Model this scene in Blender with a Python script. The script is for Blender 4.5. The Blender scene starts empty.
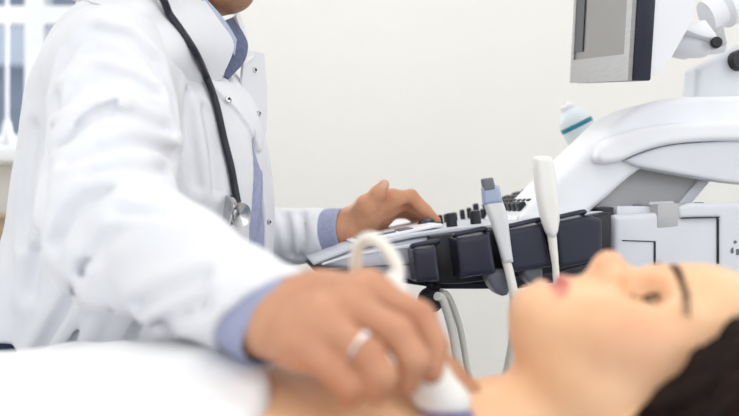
import bpy, bmesh, math, random
import numpy as np
from mathutils import Vector, Matrix, Euler

random.seed(7)
SC = bpy.context.scene
COL = SC.collection
F = 800.0          # focal length in pixels of the 739 x 416 frame
CZ = 1.0           # camera height
V = lambda *a: np.array(a, dtype=np.float64)

def P(px, py, Y):
    """world point seen at a pixel when it stands Y metres in front of the camera"""
    return V((px - 369.5) / F * Y, Y, CZ - (py - 208.0) / F * Y)

# ------------------------------------------------------------------ properties
def tag(o, label=None, cat=None, group=None, kind=None):
    if label: o['label'] = label
    if cat: o['category'] = cat
    if group: o['group'] = group
    if kind: o['kind'] = kind
    return o

def empty(name, loc, label, cat, group=None, rz=0.0):
    o = bpy.data.objects.new(name, None)
    o.empty_display_size = 0.05
    COL.objects.link(o)
    o.location = loc
    o.rotation_euler = (0, 0, rz)
    return tag(o, label, cat, group)

def link(name, me, mat=None, parent=None):
    o = bpy.data.objects.new(name, me)
    COL.objects.link(o)
    if mat is not None and len(me.materials) == 0:
        me.materials.append(mat)
    if parent is not None:
        o.parent = parent
    return o

def to_local(root, parent=None):
    """world -> local matrix of a parent empty (location + z rotation)"""
    return (Matrix.Translation(root.location) @ root.rotation_euler.to_matrix().to_4x4()).inverted()

# ------------------------------------------------------------------ materials
def lin(c):
    def f(x):
        x /= 255.0
        return x / 12.92 if x <= 0.04045 else ((x + 0.055) / 1.055) ** 2.4
    return (f(c[0]), f(c[1]), f(c[2]), 1.0)

def setin(b, name, val):
    if name in b.inputs:
        b.inputs[name].default_value = val

def mat(name, c, rough=0.5, c2=None, scale=8.0, detail=4.0, bump=0.0, bscale=60.0, metal=0.0,
        sss=0.0, sssr=(0.012, 0.005, 0.003), trans=0.0, ior=1.45, spec=0.5, stretch=None, attrs=(), coat=0.0, alpha=1.0):
    m = bpy.data.materials.new(name)
    m.use_nodes = True
    nt = m.node_tree
    nt.nodes.clear()
    out = nt.nodes.new('ShaderNodeOutputMaterial')
    b = nt.nodes.new('ShaderNodeBsdfPrincipled')
    nt.links.new(b.outputs[0], out.inputs[0])
    tc = nt.nodes.new('ShaderNodeTexCoord')
    mp = nt.nodes.new('ShaderNodeMapping')
    nt.links.new(tc.outputs['Object'], mp.inputs[0])
    if stretch: mp.inputs['Scale'].default_value = stretch
    n = nt.nodes.new('ShaderNodeTexNoise')
    n.inputs['Scale'].default_value = scale
    n.inputs['Detail'].default_value = detail
    nt.links.new(mp.outputs[0], n.inputs['Vector'])
    r = nt.nodes.new('ShaderNodeValToRGB')
    r.color_ramp.elements[0].position = 0.3
    r.color_ramp.elements[1].position = 0.7
    r.color_ramp.elements[0].color = lin(c)
    if c2 is None: c2 = tuple(min(255, x * 0.965) for x in c)
    r.color_ramp.elements[1].color = lin(c2)
    nt.links.new(n.outputs['Fac'], r.inputs[0])
    col = r.outputs[0]
    for (an, ac, amt, asc) in attrs:          # zones of another real colour, carried by the mesh
        at = nt.nodes.new('ShaderNodeAttribute'); at.attribute_name = an
        fac = at.outputs['Fac']
        if asc:
            n3 = nt.nodes.new('ShaderNodeTexNoise'); n3.inputs['Scale'].default_value = asc
            n3.inputs['Detail'].default_value = 2
            nt.links.new(tc.outputs['Object'], n3.inputs['Vector'])
            rr = nt.nodes.new('ShaderNodeMapRange')
            rr.inputs[1].default_value = 0.35; rr.inputs[2].default_value = 0.65
            rr.inputs[3].default_value = 0.35; rr.inputs[4].default_value = 1.0
            nt.links.new(n3.outputs['Fac'], rr.inputs[0])
            mm = nt.nodes.new('ShaderNodeMath'); mm.operation = 'MULTIPLY'
            nt.links.new(fac, mm.inputs[0]); nt.links.new(rr.outputs[0], mm.inputs[1])
            fac = mm.outputs[0]
        ml = nt.nodes.new('ShaderNodeMath'); ml.operation = 'MULTIPLY'
        ml.inputs[1].default_value = amt; nt.links.new(fac, ml.inputs[0])
        mx = nt.nodes.new('ShaderNodeMix'); mx.data_type = 'RGBA'
        nt.links.new(ml.outputs[0], mx.inputs[0])
        nt.links.new(col, mx.inputs[6])
        mx.inputs[7].default_value = lin(ac)
        col = mx.outputs[2]
    nt.links.new(col, b.inputs['Base Color'])
    setin(b, 'Roughness', rough); setin(b, 'Metallic', metal); setin(b, 'IOR', ior)
    setin(b, 'Specular IOR Level', spec)
    setin(b, 'Transmission Weight', trans); setin(b, 'Coat Weight', coat); setin(b, 'Alpha', alpha)
    if sss > 0:
        setin(b, 'Subsurface Weight', sss); setin(b, 'Subsurface Radius', (1, 0.4, 0.25)); setin(b, 'Subsurface Scale', 0.008)
    if bump > 0:
        n2 = nt.nodes.new('ShaderNodeTexNoise')
        n2.inputs['Scale'].default_value = bscale; n2.inputs['Detail'].default_value = 3
        nt.links.new(mp.outputs[0], n2.inputs['Vector'])
        bp = nt.nodes.new('ShaderNodeBump')
        bp.inputs['Strength'].default_value = bump; bp.inputs['Distance'].default_value = 0.002
        nt.links.new(n2.outputs['Fac'], bp.inputs['Height'])
        nt.links.new(bp.outputs[0], b.inputs['Normal'])
    return m

def emit(name, c, s):
    m = bpy.data.materials.new(name); m.use_nodes = True
    nt = m.node_tree; nt.nodes.clear()
    out = nt.nodes.new('ShaderNodeOutputMaterial'); e = nt.nodes.new('ShaderNodeEmission')
    e.inputs[0].default_value = lin(c); e.inputs[1].default_value = s
    nt.links.new(e.outputs[0], out.inputs[0])
    return m

M = {}
M['wall'] = mat('wall_paint', (243, 242, 239), 0.9, (241, 239, 235), 2.0, bump=0.05, bscale=200)
M['floor'] = mat('vinyl_floor', (206, 204, 200), 0.45, (196, 194, 190), 5.0)
M['ceil'] = mat('ceiling_paint', (246, 245, 242), 0.95)
M['frame'] = mat('window_frame_paint', (240, 243, 247), 0.4)
M['glass'] = mat('window_glass', (250, 252, 255), 0.02, trans=1.0, ior=1.1)
M['coat'] = mat('coat_cotton', (232, 233, 237), 0.85, (228, 229, 234), 30, bump=0.12, bscale=420, spec=0.2)
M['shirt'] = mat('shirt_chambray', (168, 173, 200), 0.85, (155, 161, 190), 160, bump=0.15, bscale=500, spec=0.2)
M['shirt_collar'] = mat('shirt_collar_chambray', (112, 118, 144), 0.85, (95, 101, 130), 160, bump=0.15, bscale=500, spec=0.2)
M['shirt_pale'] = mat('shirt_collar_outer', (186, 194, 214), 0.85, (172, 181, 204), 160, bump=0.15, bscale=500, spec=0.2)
M['skin_m'] = mat('man_skin', (208, 155, 121), 0.5, (195, 139, 106), 45, 5, bump=0.10, bscale=260, sss=0.12,
                  attrs=(('stubble', (128, 92, 64), 0.75, 700), ('nail', (228, 186, 166), 0.7, 0), ('red', (186, 104, 80), 0.35, 0)))
M['skin_w'] = mat('woman_skin', (248, 202, 160), 0.45, (242, 190, 147), 30, 5, bump=0.05, bscale=300, sss=0.15,
                  attrs=(('lip', (220, 122, 118), 0.85, 0), ('blush', (240, 158, 128), 0.45, 0)))
M['hair'] = mat('dark_hair', (44, 28, 22), 0.6, (20, 12, 10), 60, 6, bump=0.8, bscale=110, stretch=(1, 3, 1), spec=0.15)
M['hair_m'] = mat('brown_hair', (74, 50, 34), 0.55, (50, 33, 22), 90, 6, bump=0.6, bscale=140)
M['eyew'] = mat('eye_white', (236, 232, 228), 0.2)
M['iris'] = mat('iris_brown', (70, 44, 30), 0.15, (40, 24, 16), 200)
M['gown'] = mat('gown_cotton', (246, 246, 247), 0.9, (242, 242, 244), 25, bump=0.1, bscale=300, spec=0.15)
M['jeans'] = mat('navy_trousers', (58, 76, 118), 0.85, (44, 60, 98), 120, bump=0.2, bscale=400)
M['black'] = mat('black_rubber', (34, 34, 42), 0.4, (28, 28, 35), 40)
M['steth'] = mat('stethoscope_tube', (36, 36, 50), 0.32, (30, 30, 42), 40)
M['chrome'] = mat('polished_steel', (214, 214, 216), 0.2, (196, 196, 200), 40, metal=1.0)
M['plastic'] = mat('white_plastic', (241, 242, 245), 0.38, (238, 239, 243), 14, bump=0.03, bscale=500)
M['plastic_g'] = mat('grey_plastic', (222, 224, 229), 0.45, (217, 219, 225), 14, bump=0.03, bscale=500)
M['plastic_d'] = mat('shadow_grey_plastic', (192, 191, 192), 0.5, (184, 183, 184), 14)  # shade under the arm and in the hinge recess put into this grey
M['silver'] = mat('silver_panel', (188, 190, 200), 0.32, (170, 172, 184), 12, metal=0.35)
M['deck'] = mat('console_deck_plastic', (206, 209, 217), 0.4, (198, 201, 210), 14)
M['navy'] = mat('dark_navy_plastic', (42, 44, 62), 0.33, (36, 38, 54), 20, bump=0.03, bscale=500)
M['navy_s'] = mat('charcoal_cup_plastic', (118, 120, 130), 0.35, (106, 108, 118), 20)
M['key'] = mat('black_keys', (30, 31, 40), 0.45, (24, 25, 32), 60)
M['screen'] = mat('switched_off_screen', (150, 147, 144), 0.18, (143, 140, 137), 3)
M['bezel'] = mat('brushed_bezel', (160, 158, 156), 0.35, (150, 148, 146), 30, metal=0.3, stretch=(1, 1, 12))
M['probe'] = mat('probe_white', (226, 228, 228), 0.4, (219, 221, 222), 20)
M['probe_h'] = mat('hand_probe_white', (244, 243, 238), 0.4, (240, 239, 233), 20)
M['probe_b'] = mat('probe_pale_blue', (168, 181, 206), 0.4, (158, 172, 200), 30)
M['lens'] = mat('probe_lens_grey', (118, 120, 126), 0.5, (108, 110, 117), 30)
M['lens_l'] = mat('probe_lens_lavender', (150, 142, 190), 0.4, (138, 130, 180), 30)
M['cable'] = mat('cable_ivory', (244, 242, 232), 0.45, (240, 237, 226), 20)
M['bottle'] = mat('gel_bottle_plastic', (230, 237, 239), 0.35, (222, 233, 237), 10)
M['teal'] = mat('teal_label', (44, 140, 162), 0.45, (36, 128, 150), 30)
M['wood'] = mat('beige_wood', (206, 188, 164), 0.6, (186, 166, 140), 6, stretch=(1, 1, 14))
M['vinyl'] = mat('table_vinyl', (96, 124, 160), 0.45, (88, 116, 152), 20)
M['steel'] = mat('painted_steel', (206, 208, 212), 0.4)
M['shoe'] = mat('white_shoe_leather', (232, 232, 234), 0.5)
M['lamp'] = emit('lamp_diffuser', (255, 252, 246), 2.0)
M['facade'] = mat('far_facade', (150, 158, 170), 0.9, (140, 149, 162), 3)
M['facade_l'] = mat('far_facade_band', (214, 222, 232), 0.9)
M['gold'] = mat('white_gold', (230, 226, 220), 0.15, metal=1.0)
M['gem'] = mat('clear_stone', (250, 250, 255), 0.05, spec=1.0)
M['symbol'] = mat('printed_symbol_grey', (110, 112, 120), 0.6)

# ------------------------------------------------------------------ signed distance toolkit
def smin(a, b, k):
    if k <= 0: return np.minimum(a, b)
    h = np.maximum(k - np.abs(a - b), 0) / k
    return np.minimum(a, b) - h * h * k * 0.25

def smax(a, b, k): return -smin(-a, -b, k)

def cone(a, b, ra, rb, k=0.02):
    a = np.asarray(a, float); b = np.asarray(b, float); ba = b - a; bb = max(ba @ ba, 1e-12)
    def f(p):
        pa = p - a
        h = np.clip(pa @ ba / bb, 0, 1)
        return np.linalg.norm(pa - h[:, None] * ba, axis=1) - (ra + (rb - ra) * h)
    return (f, k)

def ell(c, r, k=0.02, R=None):
    c = np.asarray(c, float); r = np.asarray(r, float)
    def f(p):
        q = p - c
        if R is not None: q = q @ R       # columns of R are the local axes
        k0 = np.linalg.norm(q / r, axis=1); k1 = np.linalg.norm(q / (r * r), axis=1)
        return np.where(k1 > 1e-9, k0 * (k0 - 1.0) / np.maximum(k1, 1e-9), -r.min())
    return (f, k)

def chain(pts, rads, k=0.02):
    return [cone(pts[i], pts[i + 1], rads[i], rads[i + 1], k) for i in range(len(pts) - 1)]

def su(prims):
    """smooth union with culling of far primitives for each batch of points"""
    def f(p):
        if len(p) > 64 and len(prims) > 3:
            lo = p.min(0); hi = p.max(0); c = ((lo + hi) / 2)[None]; R = np.linalg.norm(hi - lo) / 2
            dc = [g(c)[0] for g, _ in prims]
            m = min(dc)
            use = [pr for pr, d in zip(prims, dc) if d < m + 2.4 * R + 2 * pr[1] + 0.01]
        else:
            use = prims
        d = use[0][0](p)
        for g, k in use[1:]:
            d = smin(d, g(p), k)
        return d
    return f

def rbox(c, h, r, R=None):
    c = np.asarray(c, float); h = np.asarray(h, float)
    def f(p):
        q = p - c
        if R is not None: q = q @ R
        q = np.abs(q) - h + r
        return np.linalg.norm(np.maximum(q, 0), axis=1) + np.minimum(q.max(1), 0) - r
    return f

def poly2(pts):
    pts = np.asarray(pts, float); n = len(pts)
    def f(x, z):
        d = np.full(x.shape, 1e9); s = np.ones(x.shape)
        for i in range(n):
            a = pts[i]; b = pts[i - 1]
            ex, ez = b - a; wx = x - a[0]; wz = z - a[1]
            t = np.clip((wx * ex + wz * ez) / max(ex * ex + ez * ez, 1e-12), 0, 1)
            d = np.minimum(d, (wx - ex * t) ** 2 + (wz - ez * t) ** 2)
            c1 = z >= a[1]; c2 = z < b[1]; c3 = ex * wz > ez * wx
            flip = (c1 & c2 & c3) | (~c1 & ~c2 & ~c3)
            s = np.where(flip, -s, s)
        return s * np.sqrt(d)
    return f

def prism(pts, y0, y1, r):
    """outline in (x,z) extruded along y with rounded edges"""
    g = poly2(pts); yc = (y0 + y1) / 2; hy = abs(y1 - y0) / 2
    def f(p):
        w1 = g(p[:, 0], p[:, 2]) + r; w2 = np.abs(p[:, 1] - yc) - hy + r
        return np.minimum(np.maximum(w1, w2), 0) + np.hypot(np.maximum(w1, 0), np.maximum(w2, 0)) - r
    return f

def smooth_poly(pts, it=2):
    pts = np.asarray(pts, float)
    for _ in range(it):
        q = []
        for i in range(len(pts)):
            a = pts[i]; b = pts[(i + 1) % len(pts)]
            q += [a * .75 + b * .25, a * .25 + b * .75]
        pts = np.array(q)
    return pts

HS = 1.0
def sdf_mesh(name, f, lo, hi, h, attrs=None):
    """sparse surface nets: only blocks of 8 cells near the surface are sampled"""
    h = h * HS; lo = np.asarray(lo, float); hi = np.asarray(hi, float)
    nb = np.maximum(np.ceil((hi - lo) / (8 * h)).astype(int), 1)
    B = 8 * h
    I = np.stack(np.meshgrid(*[np.arange(n) for n in nb], indexing='ij'), -1).reshape(-1, 3)
    cen = lo + (I + 0.5) * B
    d = np.concatenate([f(cen[i:i + 4096]) for i in range(0, len(cen), 4096)])
    I = I[np.abs(d) < B * 0.87 * 1.6 + 0.012]
    o = np.stack(np.meshgrid(*[np.arange(9)] * 3, indexing='ij'), -1).reshape(-1, 3)
    ck = (I // 4) @ np.array([1000000, 1000, 1])
    order = np.argsort(ck, kind='stable'); I = I[order]; ck = ck[order]
    cuts = np.flatnonzero(np.diff(ck)) + 1
    N = (nb * 8 + 2).astype(np.int64)
    key = lambda c: (c[..., 0] * N[1] + c[..., 1]) * N[2] + c[..., 2]
    keys = []; verts = []; quads = []
    corners = np.array([[i, j, k] for i in (0, 1) for j in (0, 1) for k in (0, 1)])
    edges = [(a, b) for a in range(8) for b in range(a + 1, 8) if np.abs(corners[a] - corners[b]).sum() == 1]
    for blk in np.split(I, cuts):
        if len(blk) == 0: continue
        g = blk[:, None, :] * 8 + o[None]
        val = f((lo + g.reshape(-1, 3) * h)).reshape(len(blk), 9, 9, 9)
        ins = val < 0
        cv = np.stack([val[:, c[0]:c[0] + 8, c[1]:c[1] + 8, c[2]:c[2] + 8] for c in corners], -1)
        ci = cv < 0
        s = ci.sum(-1); act = (s > 0) & (s < 8)
        b, x, y, z = np.nonzero(act)
        if len(b) == 0: continue
        c = cv[b, x, y, z]
        acc = np.zeros((len(b), 3)); cnt = np.zeros(len(b))
        for (e0, e1) in edges:
            m = (c[:, e0] < 0) != (c[:, e1] < 0)
            t = np.where(m, c[:, e0] / np.where(m, c[:, e0] - c[:, e1], 1), 0)
            pt = corners[e0] + t[:, None] * (corners[e1] - corners[e0])
            acc += pt * m[:, None]; cnt += m
        cell = blk[b] * 8 + np.stack([x, y, z], -1)
        keys.append(key(cell)); verts.append(lo + (cell + acc / cnt[:, None]) * h)
        for ax in range(3):
            sl0 = [slice(None), slice(0, 8), slice(0, 8), slice(0, 8)]
            sl1 = list(sl0); sl1[ax + 1] = slice(1, 9)
            a0 = ins[tuple(sl0)]; a1 = ins[tuple(sl1)]
            bb, xx, yy, zz = np.nonzero(a0 != a1)
            g0 = blk[bb] * 8 + np.stack([xx, yy, zz], -1)
            u = np.zeros(3, int); w = np.zeros(3, int); u[(ax + 1) % 3] = 1; w[(ax + 2) % 3] = 1
            q = np.stack([key(g0 - u - w), key(g0 - w), key(g0), key(g0 - u)], -1)
            fl = ~a0[bb, xx, yy, zz]
            q[fl] = q[fl][:, ::-1]
            quads.append(q)
    keys = np.concatenate(keys); verts = np.concatenate(verts); quads = np.concatenate(quads)
    od = np.argsort(keys); sk = keys[od]
    idx = np.clip(np.searchsorted(sk, quads), 0, len(sk) - 1)
    ok = (sk[idx] == quads).all(1)
    fq = od[idx[ok]].astype(np.int32)
    me = bpy.data.meshes.new(name)
    me.vertices.add(len(verts)); me.vertices.foreach_set('co', verts.astype(np.float32).ravel())
    me.loops.add(len(fq) * 4); me.loops.foreach_set('vertex_index', fq.ravel())
    me.polygons.add(len(fq))
    me.polygons.foreach_set('loop_start', np.arange(0, len(fq) * 4, 4, dtype=np.int32))
    me.polygons.foreach_set('loop_total', np.full(len(fq), 4, dtype=np.int32))
    me.polygons.foreach_set('use_smooth', np.ones(len(fq), dtype=bool))
    me.update(calc_edges=True)
    for an, fn in (attrs or {}).items():
        at = me.attributes.new(an, 'FLOAT', 'POINT')
        at.data.foreach_set('value', np.clip(fn(verts), 0, 1).astype(np.float32))
    return me

def sdf_obj(name, f, lo, hi, h, m, parent=None, attrs=None, xf=None):
    me = sdf_mesh(name, f, lo, hi, h, attrs)
    if xf is not None: me.transform(xf)
    return link(name, me, m, parent)

def hit(f, px, py, y0=0.3, y1=2.0):
    """point of a surface seen at a pixel (the surface must already be described by f)"""
    d = V((px - 369.5) / F, 1.0, -(py - 208.0) / F); n = np.linalg.norm(d)
    t = y0
    for _ in range(200):
        p = V(0, 0, CZ) + d * t
        s = f(p[None])[0]
        if s < 2e-4: return p
        t += s / n * 0.8
        if t > y1: break
    return V(0, 0, CZ) + d * min(t, y1)

def grad(f, p):
    e = 1e-3
    g = np.array([f((p + V(*[e if j == i else 0 for j in range(3)]))[None])[0] -
                  f((p - V(*[e if j == i else 0 for j in range(3)]))[None])[0] for i in range(3)])
    return g / (np.linalg.norm(g) + 1e-12)

rs = np.random.RandomState(3)
ND = [(rs.normal(size=3), rs.uniform(0, 6.28)) for _ in range(9)]
def wav(p, freq, stretch=(1, 1, 1)):
    q = p * np.asarray(stretch) * freq
    s = 0
    for v, ph in ND: s = s + np.sin(q @ v + ph + 0.7 * np.sin(q[:, ::-1] @ v * 0.6))
    return s / 4.0

def polyline_dist(pts):
    pts = [np.asarray(p, float) for p in pts]
    lo = np.min(pts, 0); hi = np.max(pts, 0)
    def f(p):
        d = np.full(len(p), 1.0)
        if len(p) > 64 and (np.any(p.min(0) > hi + .08) or np.any(p.max(0) < lo - .08)): return d
        for a, b in zip(pts[:-1], pts[1:]):
            ba = b - a; pa = p - a
            h = np.clip(pa @ ba / max(ba @ ba, 1e-12), 0, 1)
            d = np.minimum(d, np.linalg.norm(pa - h[:, None] * ba, axis=1))
        return d
    return f

# ------------------------------------------------------------------ mesh toolkit
def mark_sharp(bm, ang=0.6):
    for f in bm.faces: f.smooth = True
    for e in bm.edges:
        if len(e.link_faces) == 2 and e.calc_face_angle(0) > ang: e.smooth = False

def bm_obj(name, bm, m, parent=None, sharp=0.6, bevel=0.0, seg=2, xf=None):
    if bevel > 0:
        es = [e for e in bm.edges if len(e.link_faces) == 2 and e.calc_face_angle(0) > 0.5]
        bmesh.ops.bevel(bm, geom=es, offset=bevel, segments=seg, affect='EDGES', profile=0.5, clamp_overlap=True)
    bmesh.ops.recalc_face_normals(bm, faces=bm.faces)
    mark_sharp(bm, sharp)
    if xf is not None: bm.transform(xf)
    me = bpy.data.meshes.new(name); bm.to_mesh(me); bm.free()
    return link(name, me, m, parent)

def add_box(bm, c, s, R=None):
    r = bmesh.ops.create_cube(bm, size=1.0)
    mt = Matrix.Translation(c) @ (R.to_4x4() if R is not None else Matrix()) @ Matrix.Diagonal((s[0], s[1], s[2], 1))
    bmesh.ops.transform(bm, matrix=mt, verts=r['verts'])

def box(name, lo, hi, m, parent=None, bevel=0.0, seg=2, xf=None):
    bm = bmesh.new(); lo = Vector(lo); hi = Vector(hi)
    add_box(bm, (lo + hi) / 2, hi - lo)
    return bm_obj(name, bm, m, parent, bevel=bevel, seg=seg, xf=xf)

def catmull(pts, n=8):
    pts = [np.asarray(p, float) for p in pts]
    q = [2 * pts[0] - pts[1]] + pts + [2 * pts[-1] - pts[-2]]
    out = []
    for i in range(1, len(q) - 2):
        for t in np.linspace(0, 1, n, endpoint=False):
            a, b, c, d = q[i - 1:i + 3]
            out.append(0.5 * ((2 * b) + (c - a) * t + (2 * a - 5 * b + 4 * c - d) * t * t + (3 * b - a - 3 * c + d) * t ** 3))
    out.append(pts[-1])
    return out

def add_tube(bm, pts, rad, sides=14, cap=True):
    pts = [Vector(p) for p in pts]
    n = len(pts); rads = rad if hasattr(rad, '__len__') else [rad] * n
    t0 = (pts[1] - pts[0]).normalized()
    up = Vector((0, 0, 1)) if abs(t0.z) < 0.9 else Vector((1, 0, 0))
    u = t0.cross(up).normalized()
    rings = []
    for i, p in enumerate(pts):
        t = (pts[min(i + 1, n - 1)] - pts[max(i - 1, 0)]).normalized()
        u = (u - t * u.dot(t)).normalized(); w = t.cross(u)
        rings.append([bm.verts.new(p + (u * math.cos(a) + w * math.sin(a)) * rads[i])
                      for a in [2 * math.pi * k / sides for k in range(sides)]])
    for a, b in zip(rings[:-1], rings[1:]):
        for k in range(sides):
            bm.faces.new((a[k], a[(k + 1) % sides], b[(k + 1) % sides], b[k]))
    if cap:
        bm.faces.new(rings[0][::-1]); bm.faces.new(rings[-1])

def tube(name, pts, rad, m, parent=None, sides=14, xf=None):
    bm = bmesh.new(); add_tube(bm, pts, rad, sides)
    return bm_obj(name, bm, m, parent, xf=xf)

def lathe(name, prof, base, axis, m, parent=None, sides=28, xf=None):
    """profile of (radius, height) turned round an axis"""
    ax = Vector(axis).normalized()
    q = Vector((0, 0, 1)).rotation_difference(ax).to_matrix().to_4x4()
    bm = bmesh.new(); rings = []
    for r, h in prof:
        rings.append([bm.verts.new((r * math.cos(a), r * math.sin(a), h)) for a in [2 * math.pi * k / sides for k in range(sides)]])
    for a, b in zip(rings[:-1], rings[1:]):
        for k in range(sides): bm.faces.new((a[k], a[(k + 1) % sides], b[(k + 1) % sides], b[k]))
    bm.faces.new(rings[0][::-1]); bm.faces.new(rings[-1])
    bm.transform(Matrix.Translation(base) @ q)
    return bm_obj(name, bm, m, parent, xf=xf)

def copy_tree(o, parent=None):
    c = o.copy(); COL.objects.link(c)
    if parent is not None: c.parent = parent
    for ch in list(o.children): copy_tree(ch, c)
    return c

# ================================================================== THE ROOM
YB = 2.75
def structure(name, lo, hi, m, parent=None, bevel=0.0):
    o = box(name, lo, hi, m, parent, bevel)
    if parent is None: tag(o, kind='structure')
    return o

X0, X1, Y0, H = -2.6, 2.25, -2.2, 2.75
structure('floor', (X0 - .1, Y0 - .1, -.1), (X1 + .1, YB + .1, 0), M['floor'])
structure('ceiling', (X0 - .1, Y0 - .1, H), (X1 + .1, YB + .1, H + .1), M['ceil'])
structure('wall_left', (X0 - .1, Y0, 0), (X0, YB, H), M['wall'])
bm = bmesh.new()  # right wall, with an opening for an added, unseen window
for lo, hi in (((X1, Y0, 0), (X1 + .1, -1.5, H)), ((X1, .5, 0), (X1 + .1, YB, H)), ((X1, -1.5, 0), (X1 + .1, .5, .9)), ((X1, -1.5, 2.4), (X1 + .1, .5, H))):
    lo = Vector(lo); hi = Vector(hi); add_box(bm, (lo + hi) / 2, hi - lo)
tag(bm_obj('wall_right', bm, M['wall']), kind='structure')
# far wall with its window opening
wx0, wx1, wz0, wz1 = -2.2, -0.72, 1.20, 2.25
bm = bmesh.new()
for lo, hi in (((X0, YB, 0), (wx0, YB + .12, H)), ((wx1, YB, 0), (X1, YB + .12, H)),
               ((wx0, YB, 0), (wx1, YB + .12, wz0)), ((wx0, YB, wz1), (wx1, YB + .12, H))):
    lo = Vector(lo); hi = Vector(hi); add_box(bm, (lo + hi) / 2, hi - lo)
tag(bm_obj('wall_back', bm, M['wall']), kind='structure')
# wall behind the photographer, with a broad opening for an added, unseen window
gx0, gx1, gz0, gz1 = -2.0, 2.0, 0.85, 2.45
bm = bmesh.new()
for lo, hi in (((X0, Y0 - .12, 0), (gx0, Y0, H)), ((gx1, Y0 - .12, 0), (X1, Y0, H)),
               ((gx0, Y0 - .12, 0), (gx1, Y0, gz0)), ((gx0, Y0 - .12, gz1), (gx1, Y0, H))):
    lo = Vector(lo); hi = Vector(hi); add_box(bm, (lo + hi) / 2, hi - lo)
tag(bm_obj('wall_front', bm, M['wall']), kind='structure')

def window(name, x0, x1, z0, z1, y, posts, bars, fw=.055, sill_y=None):
    root = bpy.data.objects.new(name, None); COL.objects.link(root); root.location = (0, 0, 0); tag(root, kind='structure')
    bm = bmesh.new()
    for lo, hi in (((x0, y, z0), (x0 + fw, y + .07, z1)), ((x1 - fw, y, z0), (x1, y + .07, z1)),
                   ((x0, y, z0), (x1, y + .07, z0 + fw)), ((x0, y, z1 - fw), (x1, y + .07, z1))):
        lo = Vector(lo); hi = Vector(hi); add_box(bm, (lo + hi) / 2, hi - lo)
    for a, b in posts: add_box(bm, ((a + b) / 2, y + .035, (z0 + z1) / 2), (b - a, .07, z1 - z0))
    for a, b in bars: add_box(bm, ((x0 + x1) / 2, y + .035, (a + b) / 2), (x1 - x0, .068, b - a))
    bm_obj('window_frame', bm, M['frame'], root)
    box('window_pane', (x0 + fw * .5, y + .03, z0 + fw * .5), (x1 - fw * .5, y + .036, z1 - fw * .5), M['glass'], root)
    if sill_y is not None:
        box('window_sill', (x0 - .06, sill_y - .14, z0 - .05), (x1 + .06, y + .02, z0), M['frame'], root, bevel=.008)
    return root
window('fill_window_right', -.5, 1.5, .9, 2.4, X1 + .02, [(.47, .53)], []).rotation_euler = (0, 0, math.radians(-90))  # unseen window, added so the coat front gets light from the right
sx = lambda px, Y: (px - 369.5) / F * Y
sz = lambda py, Y: CZ - (py - 208.0) / F * Y
window('window_1', wx0, wx1, wz0, wz1, YB + .03, [(sx(27, 2.8), sx(46, 2.8))], [(sz(25, 2.8), sz(7, 2.8))], sill_y=YB)
window('fill_window_front', gx0, gx1, gz0, gz1, Y0 - .1, [(-.7, -.63), (.63, .7)], [])  # unseen window behind the camera, added for front fill
# blind cord with its weight, hanging inside the far window
bc = empty('blind_cord', (sx(7, 2.62), 2.62, 2.2), 'pale blind cord with a pointed weight hanging before the window', 'cord')
L = to_local(bc)
tube('cord', [V(sx(7, 2.62), 2.62, 2.25), V(sx(7, 2.62), 2.62, sz(122, 2.62))], .0055, M['frame'], bc, xf=L)
lathe('cord_weight', [(.004, 0), (.016, .012), (.018, .03), (.012, .07), (.006, .09)], V(sx(7, 2.62), 2.62, sz(146, 2.62)), (0, 0, 1), M['frame'], bc, xf=L)
# low beige cabinet below the sill
cb = empty('cabinet', (-1.7, 2.5, 0), 'beige wooden cabinet standing under the window behind the doctor', 'cabinet')
L = to_local(cb)
box('carcass', (-2.3, 2.28, 0), (-1.16, 2.70, .965), M['wood'], cb, .004, xf=L)
box('top', (-2.32, 2.26, .965), (-1.14, 2.70, .985), M['wood'], cb, .004, xf=L)
for i in range(3):
    z = .08 + i * .295
    dr = box('drawer', (-2.27, 2.262, z), (-1.19, 2.28, z + .28), M['wood'], cb, .004, xf=L)
    box('handle', (-1.82, 2.245, z + .13), (-1.62, 2.262, z + .15), M['steel'], dr, .003, xf=L)
# pale blocks of flats seen through the window
ob = empty('apartment_building', (-5.5, 14, 0), 'blurred grey blue building seen through the window', 'building')
L = to_local(ob)
box('facade', (-14, 13.6, -6), (-2.0, 16, 9), M['facade'], ob, xf=L)
for k in range(4):
    box('balcony_band', (-14, 13.35, -2.6 + k * 3.0), (-2.0, 13.6, -1.8 + k * 3.0), M['facade_l'], ob, xf=L)
for k in range(3):
    box('pier', (-10.5 + 3.2 * k, 13.3, -6), (-9.9 + 3.2 * k, 13.6, 9), M['facade_l'], ob, xf=L)

# ceiling lights
def ceiling_light(x, y, first=None):
    if first is None:
        r = empty('ceiling_light', (x, y, H), 'square white ceiling light panel above the examination room', 'lamp', 'ceiling light panels')
        bm = bmesh.new()
        for lo, hi in (((-.32, -.32, -.03), (-.29, .32, 0)), ((.29, -.32, -.03), (.32, .32, 0)),
                       ((-.29, -.32, -.03), (.29, -.29, 0)), ((-.29, .29, -.03), (.29, .32, 0))):
            lo = Vector(lo); hi = Vector(hi); add_box(bm, (lo + hi) / 2, hi - lo)
        bm_obj('frame', bm, M['steel'], r)
        box('diffuser', (-.29, -.29, -.02), (.29, .29, -.002), M['lamp'], r)
        return r
    r = copy_tree(first); r.location = (x, y, H)
    return r
def area(name, loc, rot, sx_, sy_, power, col=(1, 1, 1)):
    l = bpy.data.lights.new(name, 'AREA'); l.shape = 'RECTANGLE'; l.size = sx_; l.size_y = sy_
    l.energy = power; l.color = col
    o = bpy.data.objects.new(name, l); COL.objects.link(o); o.location = loc; o.rotation_euler = rot
    return o
first = None
LIGHTS = ((-1.4, .0), (.2, .0), (1.7, .0), (-1.4, 1.7), (.2, 1.7), (1.7, 1.7))
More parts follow.
